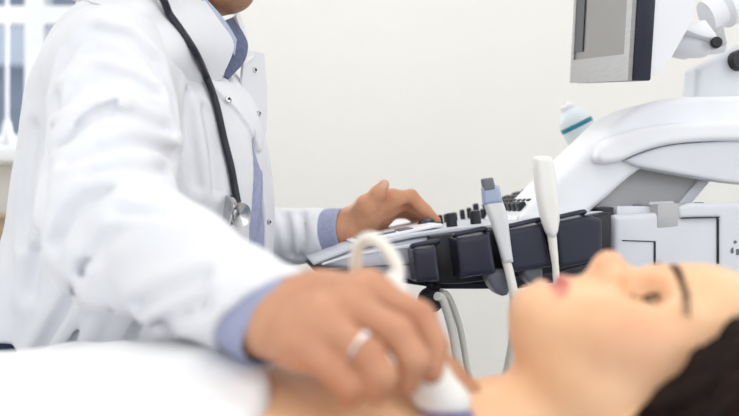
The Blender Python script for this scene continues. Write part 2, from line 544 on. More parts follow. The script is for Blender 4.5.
for (x, y) in LIGHTS:
    r = ceiling_light(x, y, first); first = first or r
    area('panel_light', (x, y, H - .035), (0, 0, 0), .56, .56, 5.5, (1, .995, .985))
area('fill_light_front', (0, Y0 + .01, 1.65), (math.radians(90), 0, 0), 3.9, 1.5, 24, (.96, .98, 1))  # added fill from the camera side, placed at the unseen front window
area('fill_light_right', (X1 - .01, -.5, 1.65), (0, math.radians(90), 0), 1.4, 1.9, 14, (.97, .98, 1))  # added fill from the right to brighten the coat front
area('daylight_side', ((wx0 + wx1) / 2, YB - .02, 1.72), (math.radians(-90), 0, 0), 1.35, .95, 22, (.93, .97, 1))

w = bpy.data.worlds.new('sky'); SC.world = w; w.use_nodes = True
wn = w.node_tree; bg = wn.nodes['Background']
bg.inputs[0].default_value = lin((228, 234, 242)); bg.inputs[1].default_value = 1.2

# ================================================================== THE DOCTOR
DC = V(-.33, 1.14, 0); ya = math.radians(-15)
DF = V(math.cos(ya), math.sin(ya), 0); DL = V(-math.sin(ya), math.cos(ya), 0)
def D(f, l, z): return DC + DF * f + DL * l + V(0, 0, z)
DR = np.stack([DF, DL, V(0, 0, 1)], 1)
def dloc(p):
    q = p - DC
    return q @ DF, q @ DL, p[:, 2]

SH_R = D(.068, -.165, 1.168); SH_L = D(.02, .185, 1.17)
EL_R = P(110, 229, .79); WR_R = P(262, 318, .592)
EL_L = P(212, 246, 1.36); WR_L = P(338, 231, 1.252)

# ---- hands: joints of every finger, first the near right hand, then the far left hand
def hand(wrist, fore, mcps, fingers, thumb, r, palm_k=.012, web=None):
    fs = []
    for f, s in zip(fingers, (1.0, 1.0, .95, .84)):
        fs.append(su(chain(f, [r * 1.06 * s, r * 1.0 * s, r * .90 * s, r * .74 * s], .003)))
    th = su(chain(thumb, [r * 1.25, r * 1.12, r * 1.02, r * .78], .008))
    pc = chain([fore, wrist], [r * 2.3, r * 2.1], .02)
    mid = [wrist * .45 + m * .55 for m in mcps]
    for m, q in zip(mcps, mid):
        pc.append(cone(wrist + (m - wrist) * .15, q, r * 1.65, r * 1.5, .018)); pc.append(cone(q, m, r * 1.5, r * 1.12, .016))
    for a, b in zip(mcps[:-1], mcps[1:]): pc.append(cone(a, b, r * 1.02, r * 1.02, .012))
    pc.append(cone(wrist * .8 + mcps[0] * .2, thumb[1], r * 1.7, r * 1.25, .022))
    pc.append(cone(wrist * .35 + mcps[0] * .65, thumb[1], r * 1.1, r * 1.0, .02))
    palm = su(pc)
    def F_(p):
        d = fs[0](p)
        for g in fs[1:]: d = smin(d, g(p), .0022)
        d = smin(d, palm(p), palm_k)
        return smin(d, th(p), .008)
    allp = np.array([wrist, fore] + list(mcps) + [x for f in fingers for x in f] + list(thumb))
    return F_, allp.min(0) - .05, allp.max(0) + .05

r1 = .0118
mc1 = [P(367, 291, .578), P(341, 303, .556), P(316, 322, .540), P(297, 345, .534)]
WH = P(262, 314, .600)
fg1 = [[mc1[0], P(419, 317, .566), P(434, 347, .556), P(431, 372, .547)],
       [mc1[1], P(397, 333, .530), P(414, 360, .522), P(407, 382, .524)],
       [mc1[2], P(368, 355, .516), P(382, 377, .509), P(376, 393, .512)],
       [mc1[3], P(337, 373, .516), P(351, 387, .511), P(350, 397, .517)]]
th1 = [P(330, 318, .600), P(392, 318, .632), P(446, 374, .628), P(480, 402, .612)]
hand_r, hr_lo, hr_hi = hand(WH, WH + (EL_R - WH) * .25, mc1, fg1, th1, r1)

r2 = .0108
mc2 = [P(390, 199, 1.250), P(387, 208, 1.270), P(383, 216, 1.288), P(378, 224, 1.303)]
fg2 = [[mc2[0], P(411, 196, 1.262), P(425, 210, 1.262), P(436, 221, 1.258)],
       [mc2[1], P(409, 204, 1.287), P(423, 213, 1.287), P(432, 222, 1.283)],
       [mc2[2], P(403, 208, 1.310), P(418, 213, 1.312), P(428, 222, 1.306)],
       [mc2[3], P(396, 213, 1.325), P(408, 214, 1.330), P(417, 222, 1.326)]]
th2 = [P(352, 222, 1.240), P(366, 206, 1.222), P(377, 194, 1.216), P(384, 185, 1.216)]
hand_l, hl_lo, hl_hi = hand(WR_L, WR_L + (EL_L - WR_L) * .3, mc2, fg2, th2, r2, .014)

# ---- head (chin just above the top edge of the photo)
HC = D(.096, .0, 1.414)
pit = math.radians(12)
HF = DF * math.cos(pit) - V(0, 0, 1) * math.sin(pit); HU = DF * math.sin(pit) + V(0, 0, 1) * math.cos(pit)
def Hh(f, l, u): return HC + HF * f + DL * l + HU * u
HR = np.stack([HF, DL, HU], 1)
head_m = [ell(Hh(-.012, 0, .035), (.098, .077, .092), .03, HR), ell(Hh(.035, 0, -.04), (.062, .060, .075), .03, HR),
          cone(Hh(.072, .012, -.098), Hh(.072, -.012, -.098), .022, .022, .03)]
for s in (-1, 1):
    head_m += [cone(Hh(.062, .018 * s, -.100), Hh(-.015, .056 * s, -.055), .018, .017, .03),
               ell(Hh(.062, .040 * s, -.022), (.028, .026, .024), .025, HR),
               cone(Hh(.078, .018 * s, .022), Hh(.070, .042 * s, .020), .010, .010, .015),
               ell(Hh(-.012, .078 * s, -.010), (.016, .007, .030), .006, HR),
               cone(Hh(-.018, .079 * s, .012), Hh(-.010, .075 * s, -.03), .006, .007, .006)]
head_m += [cone(Hh(.086, 0, .018), Hh(.112, 0, -.022), .008, .012, .010), cone(Hh(.098, .010, -.026), Hh(.098, -.010, -.026), .009, .009, .008),
           cone(Hh(.090, .016, -.056), Hh(.090, -.016, -.056), .0075, .0075, .006), cone(Hh(.089, .014, -.066), Hh(.089, -.014, -.066), .008, .008, .004)]
NECK = [cone(D(-.030, 0, 1.20), Hh(-.02, 0, -.06), .066, .060, .04), cone(D(.0, 0, 1.20), Hh(.045, 0, -.095), .045, .03, .045)]
TORSO = [ell(D(-.035, 0, .74), (.150, .175, .13), .05, DR), ell(D(-.02, 0, .92), (.130, .155, .17), .06, DR),
         ell(D(-.01, 0, 1.07), (.125, .160, .14), .06, DR), ell(D(-.015, 0, 1.15), (.080, .150, .065), .05, DR)]
ARMS = chain([D(-.01, -.10, 1.17), SH_R, EL_R, WH], [.045, .048, .040, .028], .03) + \
       chain([D(-.01, .10, 1.17), SH_L, EL_L, WR_L], [.045, .048, .040, .028], .03)
HIP = [D(-.03, -.09, .69), D(-.03, .09, .69)]
KN = [V(.03, 1.04, .66), V(.02, 1.25, .66)]
AN = [V(.0, 1.05, .10), V(-.02, 1.27, .10)]
LEGS = []
for i in range(2):
    LEGS += chain([HIP[i], KN[i], AN[i]], [.078, .052, .036], .03) + [cone(AN[i] - V(0, 0, .05), AN[i] + V(.13, -.02, -.07), .03, .022, .02)]
trunk = su(TORSO + NECK + head_m + ARMS + LEGS)
def man(p):
    lo = p.min(0); hi = p.max(0)
    d = trunk(p)
    if not (np.any(hi < hr_lo - .03) or np.any(lo > hr_hi + .03)): d = smin(d, hand_r(p), .012)
    if not (np.any(hi < hl_lo - .03) or np.any(lo > hl_hi + .03)): d = smin(d, hand_l(p), .012)
    return d
def gmask(c, r):
    return lambda p: np.exp(-((np.linalg.norm(p - c, axis=1) / r) ** 2))
def stubble(p):
    q = (p - HC) @ HR
    m = 1 / (1 + np.exp((q[:, 2] + .045 - .25 * np.maximum(.02 - q[:, 0], 0)) / .008)) * (q[:, 2] > -.30)
    low = 1 / (1 + np.exp(-(p[:, 2] - 1.215) / .012))
    return m * low * (q[:, 0] > -.05)
nail_c = [th2[3] + V(.001, -.010, .001)]
def nails(p):
    s = np.zeros(len(p))
    for c in nail_c: s = np.maximum(s, np.exp(-((np.linalg.norm(p - c, axis=1) / .008) ** 4)))
    return s
def knuckle_red(p):
    s = np.zeros(len(p))
    for c in mc1 + mc2 + [f[1] for f in fg1 + fg2] + [f[3] for f in fg1 + fg2]:
        s = np.maximum(s, np.exp(-((np.linalg.norm(p - c, axis=1) / .016) ** 2)))
    return s * .8

doc = empty('person', (DC[0] + .05, DC[1], 0), 'man in open white lab coat, stethoscope round his neck, holding a scanning probe', 'person')
LD = to_local(doc)
sdf_obj('body', man, (-.62, .44, .0), (.22, 1.50, 1.56), .0028, M['skin_m'], doc,
        {'stubble': stubble, 'nail': nails, 'red': knuckle_red}, xf=LD)
# hair, brows, eyes
def hair_m(p):
    q = (p - HC) @ HR
    d = ell(Hh(-.016, 0, .040), (.106, .084, .100), 0, HR)[0](p) + .003 * np.sin(q[:, 1] * 260 + 6 * np.sin(q[:, 0] * 60))
    cut = np.maximum((q[:, 0] - .045) * .8 - (q[:, 2] - .055) * .6, -(q[:, 2] + .03) - np.maximum(-q[:, 0] - .03, 0) * .8)
    return np.maximum(d, cut)
sdf_obj('hair', hair_m, HC - .16, HC + .17, .004, M['hair_m'], doc, xf=LD)
for s in (-1, 1):
    e = lathe('eye', [(.0005, -.0115), (.007, -.009), (.0112, -.003), (.0112, .003), (.007, .009), (.0005, .0115)], Hh(.073, .031 * s, .006), HF, M['eyew'], doc, xf=LD)
    lathe('iris', [(.0055, 0), (.0045, .0012), (.0005, .0016)], Hh(.0836, .031 * s, .006), HF, M['iris'], e, xf=LD)
    tube('eyebrow', [Hh(.094, .014 * s, .028), Hh(.092, .03 * s, .034), Hh(.080, .048 * s, .030)], .0035, M['hair_m'], doc, xf=LD)

# ---- lab coat
def opening(p):
    """front opening of the coat: a V at the neck, a narrow strip below"""
    f, l, z = dloc(p)
    mid = -.010
    wv = np.clip((z - 1.165) * .6, 0.0, .060) + np.clip((1.12 - z) * .22, 0, .032) - .003
    return np.maximum(np.abs(l - mid) - wv, .02 - f)
COAT_B = [ell(D(-.03, 0, .78), (.200, .205, .20), .06, DR), ell(D(.014, 0, .94), (.176, .195, .19), .06, DR),
          ell(D(.022, 0, 1.07), (.159, .192, .16), .06, DR), ell(D(-.004, 0, 1.15), (.106, .175, .088), .05, DR),
          cone(D(.0, -.06, 1.19), SH_R + V(0, 0, -.005), .060, .068, .05), cone(D(.0, .06, 1.19), SH_L + V(0, 0, -.005), .060, .068, .05),
          cone(D(-.015, 0, 1.19), D(.005, 0, 1.235), .075, .072, .03),
          cone(D(.015, -.105, 1.210), D(.015, -.062, 1.250), .056, .048, .04), cone(D(.015, .105, 1.210), D(.015, .062, 1.250), .056, .048, .04)]
AX_R = (WH - EL_R) / np.linalg.norm(WH - EL_R)
AX_L = (WR_L - EL_L) / np.linalg.norm(WR_L - EL_L)
CUF_R = WH + AX_R * .033; CUF_L = P(336, 232, 1.255)
SLV_R = chain([SH_R, EL_R + V(.0, 0, .006), CUF_R], [.071, .063, .0395], .03)
SLV_L = chain([SH_L, EL_L, CUF_L], [.070, .060, .040], .03)
# long shoulder-to-body drape of cloth below the near arm
coat0 = su(COAT_B + SLV_R + SLV_L)
END_R = CUF_R - AX_R * .030; END_L = CUF_L - AX_L * .012
fold_px = [  # creases seen on the sleeve and the body of the coat: (pixel polyline, depth, width)
    ([(56, 86), (71, 50), (93, 31), (126, 38), (152, 61), (167, 95), (173, 130)], .0055, .010),
    ([(65, 113), (78, 88), (100, 72), (130, 80), (154, 95)], .0045, .009),
    ([(60, 132), (84, 125), (114, 106)], .0040, .008),
    ([(65, 149), (100, 118), (134, 117), (166, 131)], .0050, .010),
    ([(73, 168), (102, 152), (135, 146), (173, 155)], .0045, .010),
    ([(70, 186), (95, 176), (125, 170), (165, 172)], .0035, .009),
    ([(62, 241), (72, 216), (86, 203), (104, 198)], .0060, .011),
    ([(90, 262), (110, 238), (140, 226)], .0035, .010),
    ([(140, 305), (170, 292), (205, 278)], .0032, .008),
    ([(150, 328), (175, 316), (205, 303)], .0030, .008),
    ([(120, 214), (150, 214), (185, 214)], .0030, .010),
    ([(40, 356), (60, 322), (78, 292), (90, 270)], .0065, .010),
    ([(68, 356), (88, 318), (102, 292)], .0075, .010),
    ([(92, 350), (106, 320), (116, 300)], .0065, .009),
    ([(128, 346), (134, 330), (140, 318)], .0050, .009),
    ([(186, 95), (190, 140), (197, 185)], .0030, .008),
    ([(205, 110), (212, 150), (214, 190)], .0030, .008),
    ([(36, 130), (30, 180), (26, 240)], .0030, .012),
    ([(58, 100), (50, 150), (44, 220), (30, 290)], .0035, .012),
    ([(285, 216), (290, 236), (292, 254)], .0030, .007),
    ([(302, 216), (304, 236), (302, 256)], .0025, .007),
]
folds = []
for pts, dep, wd in fold_px:
    dense = []
    for a, b in zip(pts[:-1], pts[1:]):
        for t in np.linspace(0, 1, 4, endpoint=False): dense.append((a[0] + (b[0] - a[0]) * t, a[1] + (b[1] - a[1]) * t))
    dense.append(pts[-1])
    w3 = [hit(coat0, *q) for q in dense]
    folds.append((polyline_dist(w3), dep, wd))
TILT = AX_R - V(0, 0, .85); TILT = TILT / np.linalg.norm(TILT)
def cut_r(p): return (p - END_R) @ TILT
def cut_l(p): return (p - END_L) @ AX_L
def lapel_mask(p):
    f, l, z = dloc(p)
    # turned-over collar and lapels: strips beside the V opening, with a notch
    al = np.abs(l)
    wv = np.clip((z - 1.165) * .6, 0.0, .060)
    out = wv + np.clip((z - 1.075) * .75, 0, .062)
    m = (al < out) & (z > 1.075) & (f > -.02)
    return m.astype(float)
def coat(p):
    d = coat0(p)
    if np.abs(d).min() < .05:
        d = d + .0022 * wav(p, 20, (1, 1, .45)) + .0012 * wav(p, 55, (1, 1, .5))
        # creases gathered round the forearm and the elbow
        for g, dep, wd in folds:
            q = g(p)
            d = d + 2.1 * dep * np.exp(-(q / (.8 * wd)) ** 2) - dep * 1.1 * np.exp(-((q - 1.8 * wd) / (1.2 * wd)) ** 2)
        f, l, z = dloc(p)
        inner = d + .024
        d = d - .005 * lapel_mask(p)
        op = opening(p)
        d = smax(d, -np.maximum(op, -inner), .003)
        # sleeve ends: cut square and hollow
        near_r = np.linalg.norm(p - END_R, axis=1) < .16
        near_l = np.linalg.norm(p - END_L, axis=1) < .13
        cr = np.where(near_r, cut_r(p), -1); cl = np.where(near_l, cut_l(p), -1)
        d = np.maximum(d, np.maximum(cr, cl))
        hr = np.where(near_r, np.maximum(inner - .0165, -cr - .035), 1)
        hl = np.where(near_l, np.maximum(inner - .0165, -cl - .025), 1)
        d = np.maximum(d, -np.minimum(hr, hl))
        # neck hole
        nk = np.maximum(cone(D(-.032, 0, 1.16), Hh(-.01, 0, -.06), .073, .073)[0](p), 1.18 - z)
        d = np.maximum(d, -np.maximum(nk, 1.19 - z))
        # hem: the coat ends over the seat behind and hangs lower in front
        hem = .815 - np.clip((f + .03) * .9, -.02, .20) - z
        d = np.maximum(d, hem)
    return d
lab = sdf_obj('lab_coat', coat, (-.66, .55, .58), (.02, 1.52, 1.33), .0030, M['coat'], doc, xf=LD)

# ---- shirt seen in the opening and at the cuffs
shirt0 = su([ell(D(.012, 0, .94), (.172, .185, .19), .06, DR), ell(D(.020, 0, 1.07), (.155, .184, .16), .06, DR),
             ell(D(-.012, 0, 1.15), (.098, .16, .080), .06, DR), cone(D(-.03, 0, 1.17), D(-.02, 0, 1.21), .075, .070, .03),
             cone(D(-.03, -.06, 1.17), SH_R, .05, .05, .05), cone(D(-.03, .06, 1.17), SH_L, .05, .05, .05)])
def shirt(p):
    d = shirt0(p); f, l, z = dloc(p)
    d = d + .0022 * np.sin(l * 150 + 3 * np.sin(z * 22)) * np.exp(-(l / .06) ** 2) + .001 * wav(p, 60)
    d = d - .0025 * (np.abs(l) < .014)
    d = np.maximum(d, np.maximum(.80 - z, np.where(z < 1.2, -.02 - f, -.2)))
    nk = cone(D(-.032, 0, 1.16), Hh(-.01, 0, -.06), .069, .069)[0](p)
    return np.maximum(d, -np.maximum(nk, 1.205 - z))
sh = sdf_obj('shirt', shirt, (-.56, .90, .78), (-.08, 1.40, 1.32), .0035, M['shirt'], doc, xf=LD)
def cuff(end, ax, back, r0, r1_, over, tilt):
    a = end - ax * back; b = end + ax * over
    pr = su([cone(a, end - ax * .004, r0 - .007, r0 - .0005, 0), cone(end - ax * .004, b, r0 - .0005, r1_, 0)])
    def f(p):
        d = pr(p) + .0012 * wav(p, 45)
        d2 = np.maximum(np.abs(d) - .0018, np.maximum((p - b) @ tilt, -((p - a) @ ax)))
        return d2
    return f, np.minimum(a, b) - .07, np.maximum(a, b) + .07
CUF = []
CT = AX_R - V(0, 0, .5); CT = CT / np.linalg.norm(CT)
for nm, end, ax, rr, over, ct in (('shirt_cuff', END_R, AX_R, .0355, .026, CT), ('shirt_cuff', END_L, AX_L, .0355, .030, AX_L)):
    f, lo, hi = cuff(end, ax, .03, rr + .001, rr - .0015, over, ct)
    CUF.append(sdf_obj(nm, f, lo, hi, .0016, M['shirt'], sh, xf=LD))

# ---- trousers and shoes
trs = su([ell(D(-.035, 0, .75), (.185, .195, .115), .05, DR)] + [x for i in range(2) for x in chain([HIP[i], KN[i], AN[i]], [.098, .076, .062], .04)])
def trousers(p): return np.maximum(trs(p) + .003 * wav(p, 26), np.maximum(.10 - p[:, 2], p[:, 2] - .86))
sdf_obj('trousers', trousers, (-.60, .88, .08), (.16, 1.46, .90), .005, M['jeans'], doc, xf=LD)
for i in range(2):
    a = AN[i]
    f = su([cone(V(a[0] - .02, a[1], .05), V(a[0] + .15, a[1] - .02, .04), .046, .040, .03), cone(V(a[0], a[1], .05), V(a[0], a[1], .10), .046, .045, .03)])
    sdf_obj('shoe', lambda p, f=f: np.maximum(f(p), .002 - p[:, 2]), (a[0] - .1, a[1] - .1, -.01), (a[0] + .22, a[1] + .1, .17), .004, M['shoe'], doc, xf=LD)

# ---- collar leaves of the shirt
def leaf(name, outline, m, parent, th=.004, bulge=.0):
    """thin curved cloth piece through two rows of points (inner row, outer row)"""
    a, b = outline
    a = catmull(a, 6); b = catmull(b, 6)
    bm = bmesh.new(); rows = []
    for t in np.linspace(0, 1, 6):
        rows.append([p * (1 - t) + q * t for p, q in zip(a, b)])
    vs = [[bm.verts.new(p) for p in r] for r in rows]
    for r0_, r1_ in zip(vs[:-1], vs[1:]):
        for k in range(len(r0_) - 1): bm.faces.new((r0_[k], r0_[k + 1], r1_[k + 1], r1_[k]))
    bmesh.ops.recalc_face_normals(bm, faces=bm.faces)
    bmesh.ops.solidify(bm, geom=bm.faces[:], thickness=th)
    return bm_obj(name, bm, m, parent, xf=LD)
# near leaf: a pale strip along the neck; far leaf: darker, its point turned down beside the throat
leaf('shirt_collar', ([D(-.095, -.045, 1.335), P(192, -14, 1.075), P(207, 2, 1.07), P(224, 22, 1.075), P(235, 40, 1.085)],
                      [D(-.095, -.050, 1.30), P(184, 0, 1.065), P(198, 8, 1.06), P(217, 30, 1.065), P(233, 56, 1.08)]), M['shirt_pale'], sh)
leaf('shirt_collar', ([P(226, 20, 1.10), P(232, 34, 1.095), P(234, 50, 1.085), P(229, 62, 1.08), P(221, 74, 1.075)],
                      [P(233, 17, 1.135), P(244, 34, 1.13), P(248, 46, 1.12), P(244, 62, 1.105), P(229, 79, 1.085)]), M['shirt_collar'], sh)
# ---- collar leaves of the coat
def on_coat(px, py, off=.004):
    p = hit(coat0, px, py, .8, 1.6); return p + grad(coat0, p) * off
leaf('coat_collar', ([D(-.095, .045, 1.325), D(-.095, -.030, 1.325), P(176, -34, 1.070), P(203, -2, 1.064), P(219, 20, 1.062), P(234, 45, 1.066), P(223, 76, 1.062)],
                     [D(-.080, .060, 1.285), D(-.060, -.080, 1.285), on_coat(120, 8, -.004), on_coat(138, 34, -.004), on_coat(160, 62, -.004), on_coat(190, 82, -.002), on_coat(220, 82)]), M['coat'], lab, .005)
leaf('coat_collar', ([P(236, 16, 1.155), P(241, 30, 1.15), P(247, 46, 1.14), P(243, 66, 1.12)],
                     [P(238, 11, 1.19), P(244, 24, 1.185), P(249, 44, 1.165), P(254, 57, 1.15)]), M['coat'], lab, .005)
# lapel of the far front, lifted a little from the chest
leaf('lapel', ([P(243, 50, 1.135), P(240, 78, 1.125), P(238, 104, 1.12), P(237, 128, 1.115), P(238, 150, 1.115)],
               [P(262, 54, 1.185), P(264.5, 82, 1.185), P(265, 112, 1.18), P(264, 132, 1.175), P(258, 150, 1.16)]), M['coat'], lab, .004)
from mathutils.bvhtree import BVHTree
def bvh_of(objs):
    vs = []; ps = []
    for o in objs:
        b = len(vs); mw_ = Matrix.Translation(doc.location)
        vs += [mw_ @ v.co for v in o.data.vertices]; ps += [tuple(b + i for i in p.vertices) for p in o.data.polygons]
    return BVHTree.FromPolygons(vs, ps)
cloth = bvh_of([lab] + [o for o in lab.children if o.name.startswith(('coat_collar', 'lapel'))])
def on_cloth(px, py):
    d = Vector(((px - 369.5) / F, 1.0, -(py - 208.0) / F)).normalized()
    co_, n_, _, _ = cloth.ray_cast(Vector((0, 0, CZ)) + d * .3, d)
    co_ = np.array(co_); n_ = np.array(n_)
    return co_, (n_ if n_ @ np.array(d) < 0 else -n_)
# ---- snaps on the coat
for (px, py) in ((228, 100), (254, 70), (258, 114), (268, 222)):
    p, n = on_cloth(px, py)
    s = lathe('snap_button', [(.0042, -.002), (.0042, .0012), (.0030, .0020), (.0012, .0022)], p + n * .001, n, M['chrome'], lab, 16, xf=LD)
    lathe('snap_socket', [(.0022, 0), (.0018, .0012), (.0004, .0014)], p + n * .003, n, M['black'], s, 10, xf=LD)


# ---- stethoscope
sroot = empty('stethoscope', D(.16, -.03, 1.0), 'black stethoscope hanging round the neck of the man in the coat', 'stethoscope')
LS = to_local(sroot)
cpx = [(147, -4), (168, 20), (190, 52), (204, 80), (213, 105), (221, 140), (228, 168), (232, 190)]
tp = []
for q in cpx:
    p, n = on_cloth(*q); tp.append(p + grad(coat0, p) * .0055)
tp = [D(.085, .14, 1.13), D(.04, .105, 1.235), D(-.03, .095, 1.30), D(-.108, .0, 1.325), D(-.070, -.078, 1.325)] + [tp[0] + V(0, -.004, .004)] + tp[1:]
p = hit(coat, 232, 203, .8, 1.6); tp.append(p + grad(coat0, p) * .010)
tube('tubing', catmull(tp, 10), .0048, M['steth'], sroot, 16, xf=LS)
q0 = tp[0]
f0 = hit(coat, 232, 203, .8, 1.6)
lft = D(.165, .10, 1.04)
tube('ear_tube', catmull([q0, D(.118, .140, 1.06), D(.126, .155, .99), D(.122, .15, .95)], 8), .003, M['chrome'], sroot, 12, xf=LS)
tube('ear_tube', catmull([q0, D(.100, .160, 1.06), D(.104, .178, .99), D(.100, .175, .95)], 8), .003, M['chrome'], sroot, 12, xf=LS)
c0 = P(232, 213, f0[1] - .016)
nrm = V(-.52, -.85, .10); nrm /= np.linalg.norm(nrm)
side = np.cross(nrm, V(0, 0, 1)); side /= np.linalg.norm(side)
cp = lathe('chest_piece', [(.006, -.012), (.010, -.010), (.011, -.004), (.0195, -.002), (.0215, .001), (.0215, .004), (.0195, .0058), (.0185, .0052), (.001, .0050)],
           P(229, 212, f0[1] - .012), V(-.80, -.55, .10), M['chrome'], sroot, 36, xf=LS)
lathe('bell', [(.008, 0), (.0105, .006), (.013, .014), (.0155, .020), (.0150, .0215), (.010, .0205), (.001, .018)], P(231, 213, f0[1] - .008), V(.72, -.66, -.12), M['chrome'], sroot, 32, xf=LS)
tube('stem', [P(232, 200, f0[1] - .008), P(231, 213, f0[1] - .010)], .0042, M['chrome'], sroot, 12, xf=LS)

# ---- ring on the ring finger of the near hand
a, b = fg1[2][0], fg1[2][1]; ax = (b - a) / np.linalg.norm(b - a)
rc = a + (b - a) * .90
rr_ = empty('finger_ring', rc, 'thin silver ring with a clear stone on the finger of the probe hand', 'ring')
LRg = to_local(rr_)
u = np.cross(ax, V(0, 1, 0)); u /= np.linalg.norm(u); w_ = np.cross(ax, u)
ringp = [rc + (u * math.cos(t) + w_ * math.sin(t)) * .0128 for t in np.linspace(0, 2 * math.pi, 33)]
tube('band', ringp, .0013, M['gold'], rr_, 10, xf=LRg)
vd = V(0, 0, CZ) - rc; vd -= ax * (vd @ ax); vd /= np.linalg.norm(vd); sd_ = np.cross(ax, vd); sd_ = sd_ if sd_[2] > 0 else -sd_; vd = vd * .7 + sd_ * .7; vd /= np.linalg.norm(vd)
st = lathe('setting', [(.0014, 0), (.0026, .0012), (.0028, .002)], rc + vd * .0120, vd, M['gold'], rr_, 12, xf=LRg)
lathe('stone', [(.0005, -.001), (.0026, .001), (.0028, .002), (.0018, .003), (.0004, .0034)], rc + vd * .0125, vd, M['gem'], rr_, 8, xf=LRg)

# ---- stool under the doctor
st = empty('stool', (DC[0] - .03, DC[1], 0), 'round padded stool with steel foot under the man in the coat', 'stool')
LST = to_local(st)
sc_ = D(-.03, 0, 0)
lathe('seat', [(.01, .525), (.17, .525), (.185, .54), (.185, .57), (.17, .585), (.01, .59)], sc_, (0, 0, 1), M['vinyl'], st, 40, xf=LST)
lathe('gas_column', [(.03, .12), (.03, .32), (.02, .32), (.02, .525)], sc_, (0, 0, 1), M['chrome'], st, 20, xf=LST)
for k in range(5):
    a = k * 2 * math.pi / 5 + .3; e_ = sc_ + V(.26 * math.cos(a), .26 * math.sin(a), .075)
    lg = tube('base_leg', [sc_ + V(0, 0, .13), e_], [.022, .014], M['chrome'], st, 12, xf=LST)
    lathe('caster', [(.012, -.011), (.030, -.009), (.030, .009), (.012, .011)], V(e_[0], e_[1], .032), (math.sin(a), -math.cos(a), 0), M['black'], lg, 20, xf=LST)

# ================================================================== THE PATIENT
YM = .63
HX, HZ = .247, .862           # centre of the skull; the head lies along +X, the face looks up
pat_head = [ell((HX, YM, HZ), (.090, .075, .090), .03), ell((.195, YM, .868), (.075, .064, .070), .03),
            ell((.262, YM, .885), (.060, .062, .062), .03),
            cone((.1315, YM + .010, .9205), (.1315, YM - .010, .9205), .0180, .0185, .018),      # chin
            cone((.150, YM + .014, .909), (.150, YM - .014, .909), .015, .015, .02)]
for s in (-1, 1):
    pat_head += [cone((.138, YM + .012 * s, .898), (.180, YM + .052 * s, .838), .016, .018, .03),     # jaw
                 ell((.196, YM + .040 * s, .908), (.030, .025, .026), .025),                       # cheek
                 ell((.172, YM + .030 * s, .908), (.026, .022, .022), .025),
                 cone((.226, YM + .012 * s, .938), (.230, YM + .044 * s, .918), .010, .010, .018),     # brow ridge
                 ell((.205, YM + .077 * s, .846), (.030, .007, .017), .006)]                       # ear
# nose
pat_head += [cone((.212, YM, .936), (.190, YM, .9560), .0070, .0082, .012), ell((.1875, YM, .9560), (.0100, .0105, .0095), .008),
             ell((.184, YM, .946), (.010, .012, .012), .010)]
for s in (-1, 1):
    pat_head.append(ell((.189, YM + .0135 * s, .9450), (.0110, .0075, .0095), .004))
# mouth
pat_head += [ell((.160, YM, .925), (.022, .026, .018), .02),
             cone((.1515, YM + .012, .9400), (.1515, YM - .012, .9400), .0068, .0068, .006), cone((.1500, YM + .024, .931), (.1500, YM - .024, .931), .0045, .0045, .006),
             cone((.1392, YM + .009, .9370), (.1392, YM - .009, .9370), .0068, .0068, .006), cone((.1410, YM + .022, .930), (.1410, YM - .022, .930), .0045, .0045, .006)]
pat_body = [cone((.195, YM, .814), (.080, YM, .800), .052, .053, .03), cone((.080, YM, .800), (.02, YM, .790), .055, .065, .04),
            ell((-.10, YM, .785), (.13, .16, .092), .05),
            ell((-.27, YM, .795), (.20, .155, .072), .06), ell((-.50, YM, .795), (.15, .16, .070), .06),
            cone((-.02, YM, .800), (-.055, YM + .17, .800), .050, .052, .05), cone((-.02, YM, .800), (-.055, YM - .17, .800), .050, .046, .05)]
for s in (-1, 1):
    pat_body += chain([(-.06, YM + .18 * s, .802), (-.34, YM + .215 * s, .798), (-.58, YM + .20 * s, .79)], [.043, .035, .026], .03)
    pat_body += [ell((-.64, YM + .20 * s, .788), (.055, .035, .016), .02)]
    for k in range(4):
        pat_body += chain([(-.68, YM + (.20 + (k - 1.5) * .016) * s, .786), (-.73 - .006 * (1.5 - abs(k - 1.5)), YM + (.20 + (k - 1.5) * .019) * s, .776)], [.0085, .007], .004)
    pat_body += chain([(-.63, YM + .165 * s, .79), (-.68, YM + .15 * s, .782)], [.011, .008], .01)
    pat_body += chain([(-.55, YM + .085 * s, .815), (-.98, YM + .09 * s, .82), (-1.36, YM + .09 * s, .80)], [.082, .055, .036], .04)
    pat_body += [cone((-1.38, YM + .09 * s, .80), (-1.43, YM + .10 * s, .91), .034, .022, .02)]
pat0 = su(pat_head + pat_body)
sock = [ell((.2045, YM + .034 * s, .9380), (.0145, .0180, .0135), 0)[0] for s in (-1, 1)]
def lid_fn(s):
    c = V(.2050, YM + .033 * s, .9215); g = ell(c, (.0126, .0130, .0126), 0)[0]
    def f(p):
        y = (p[:, 1] - c[1]) / .0130
        op = np.maximum(np.abs(p[:, 0] - c[0] + .0005) - 0.0072 * np.sqrt(np.clip(1 - y * y, 0, 1)), c[2] + .002 - p[:, 2])
        return np.maximum(g(p), -op)
    return f
lid = [lid_fn(s) for s in (-1, 1)]
nost = [cone((.1815, YM + .006 * s, .948), (.190, YM + .0055 * s, .951), 0.0045, .0032)[0] for s in (-1, 1)]
def woman(p):
    d = pat0(p)
    lo = p.min(0); hi = p.max(0)
    d = np.maximum(d, .7580 - p[:, 2])
    if hi[0] > .1 and lo[0] < .36 and hi[2] > .88:
        for g in sock: d = smax(d, -g(p), .014)
        for g in lid: d = smin(d, g(p), .002)
        for g in nost: d = smax(d, -g(p), .003)
        m = cone((.1450, YM + .024, .942), (.1450, YM - .024, .942), .0052, .0052)[0](p)      # line between the lips
        d = smax(d, -m, .004)
    return d
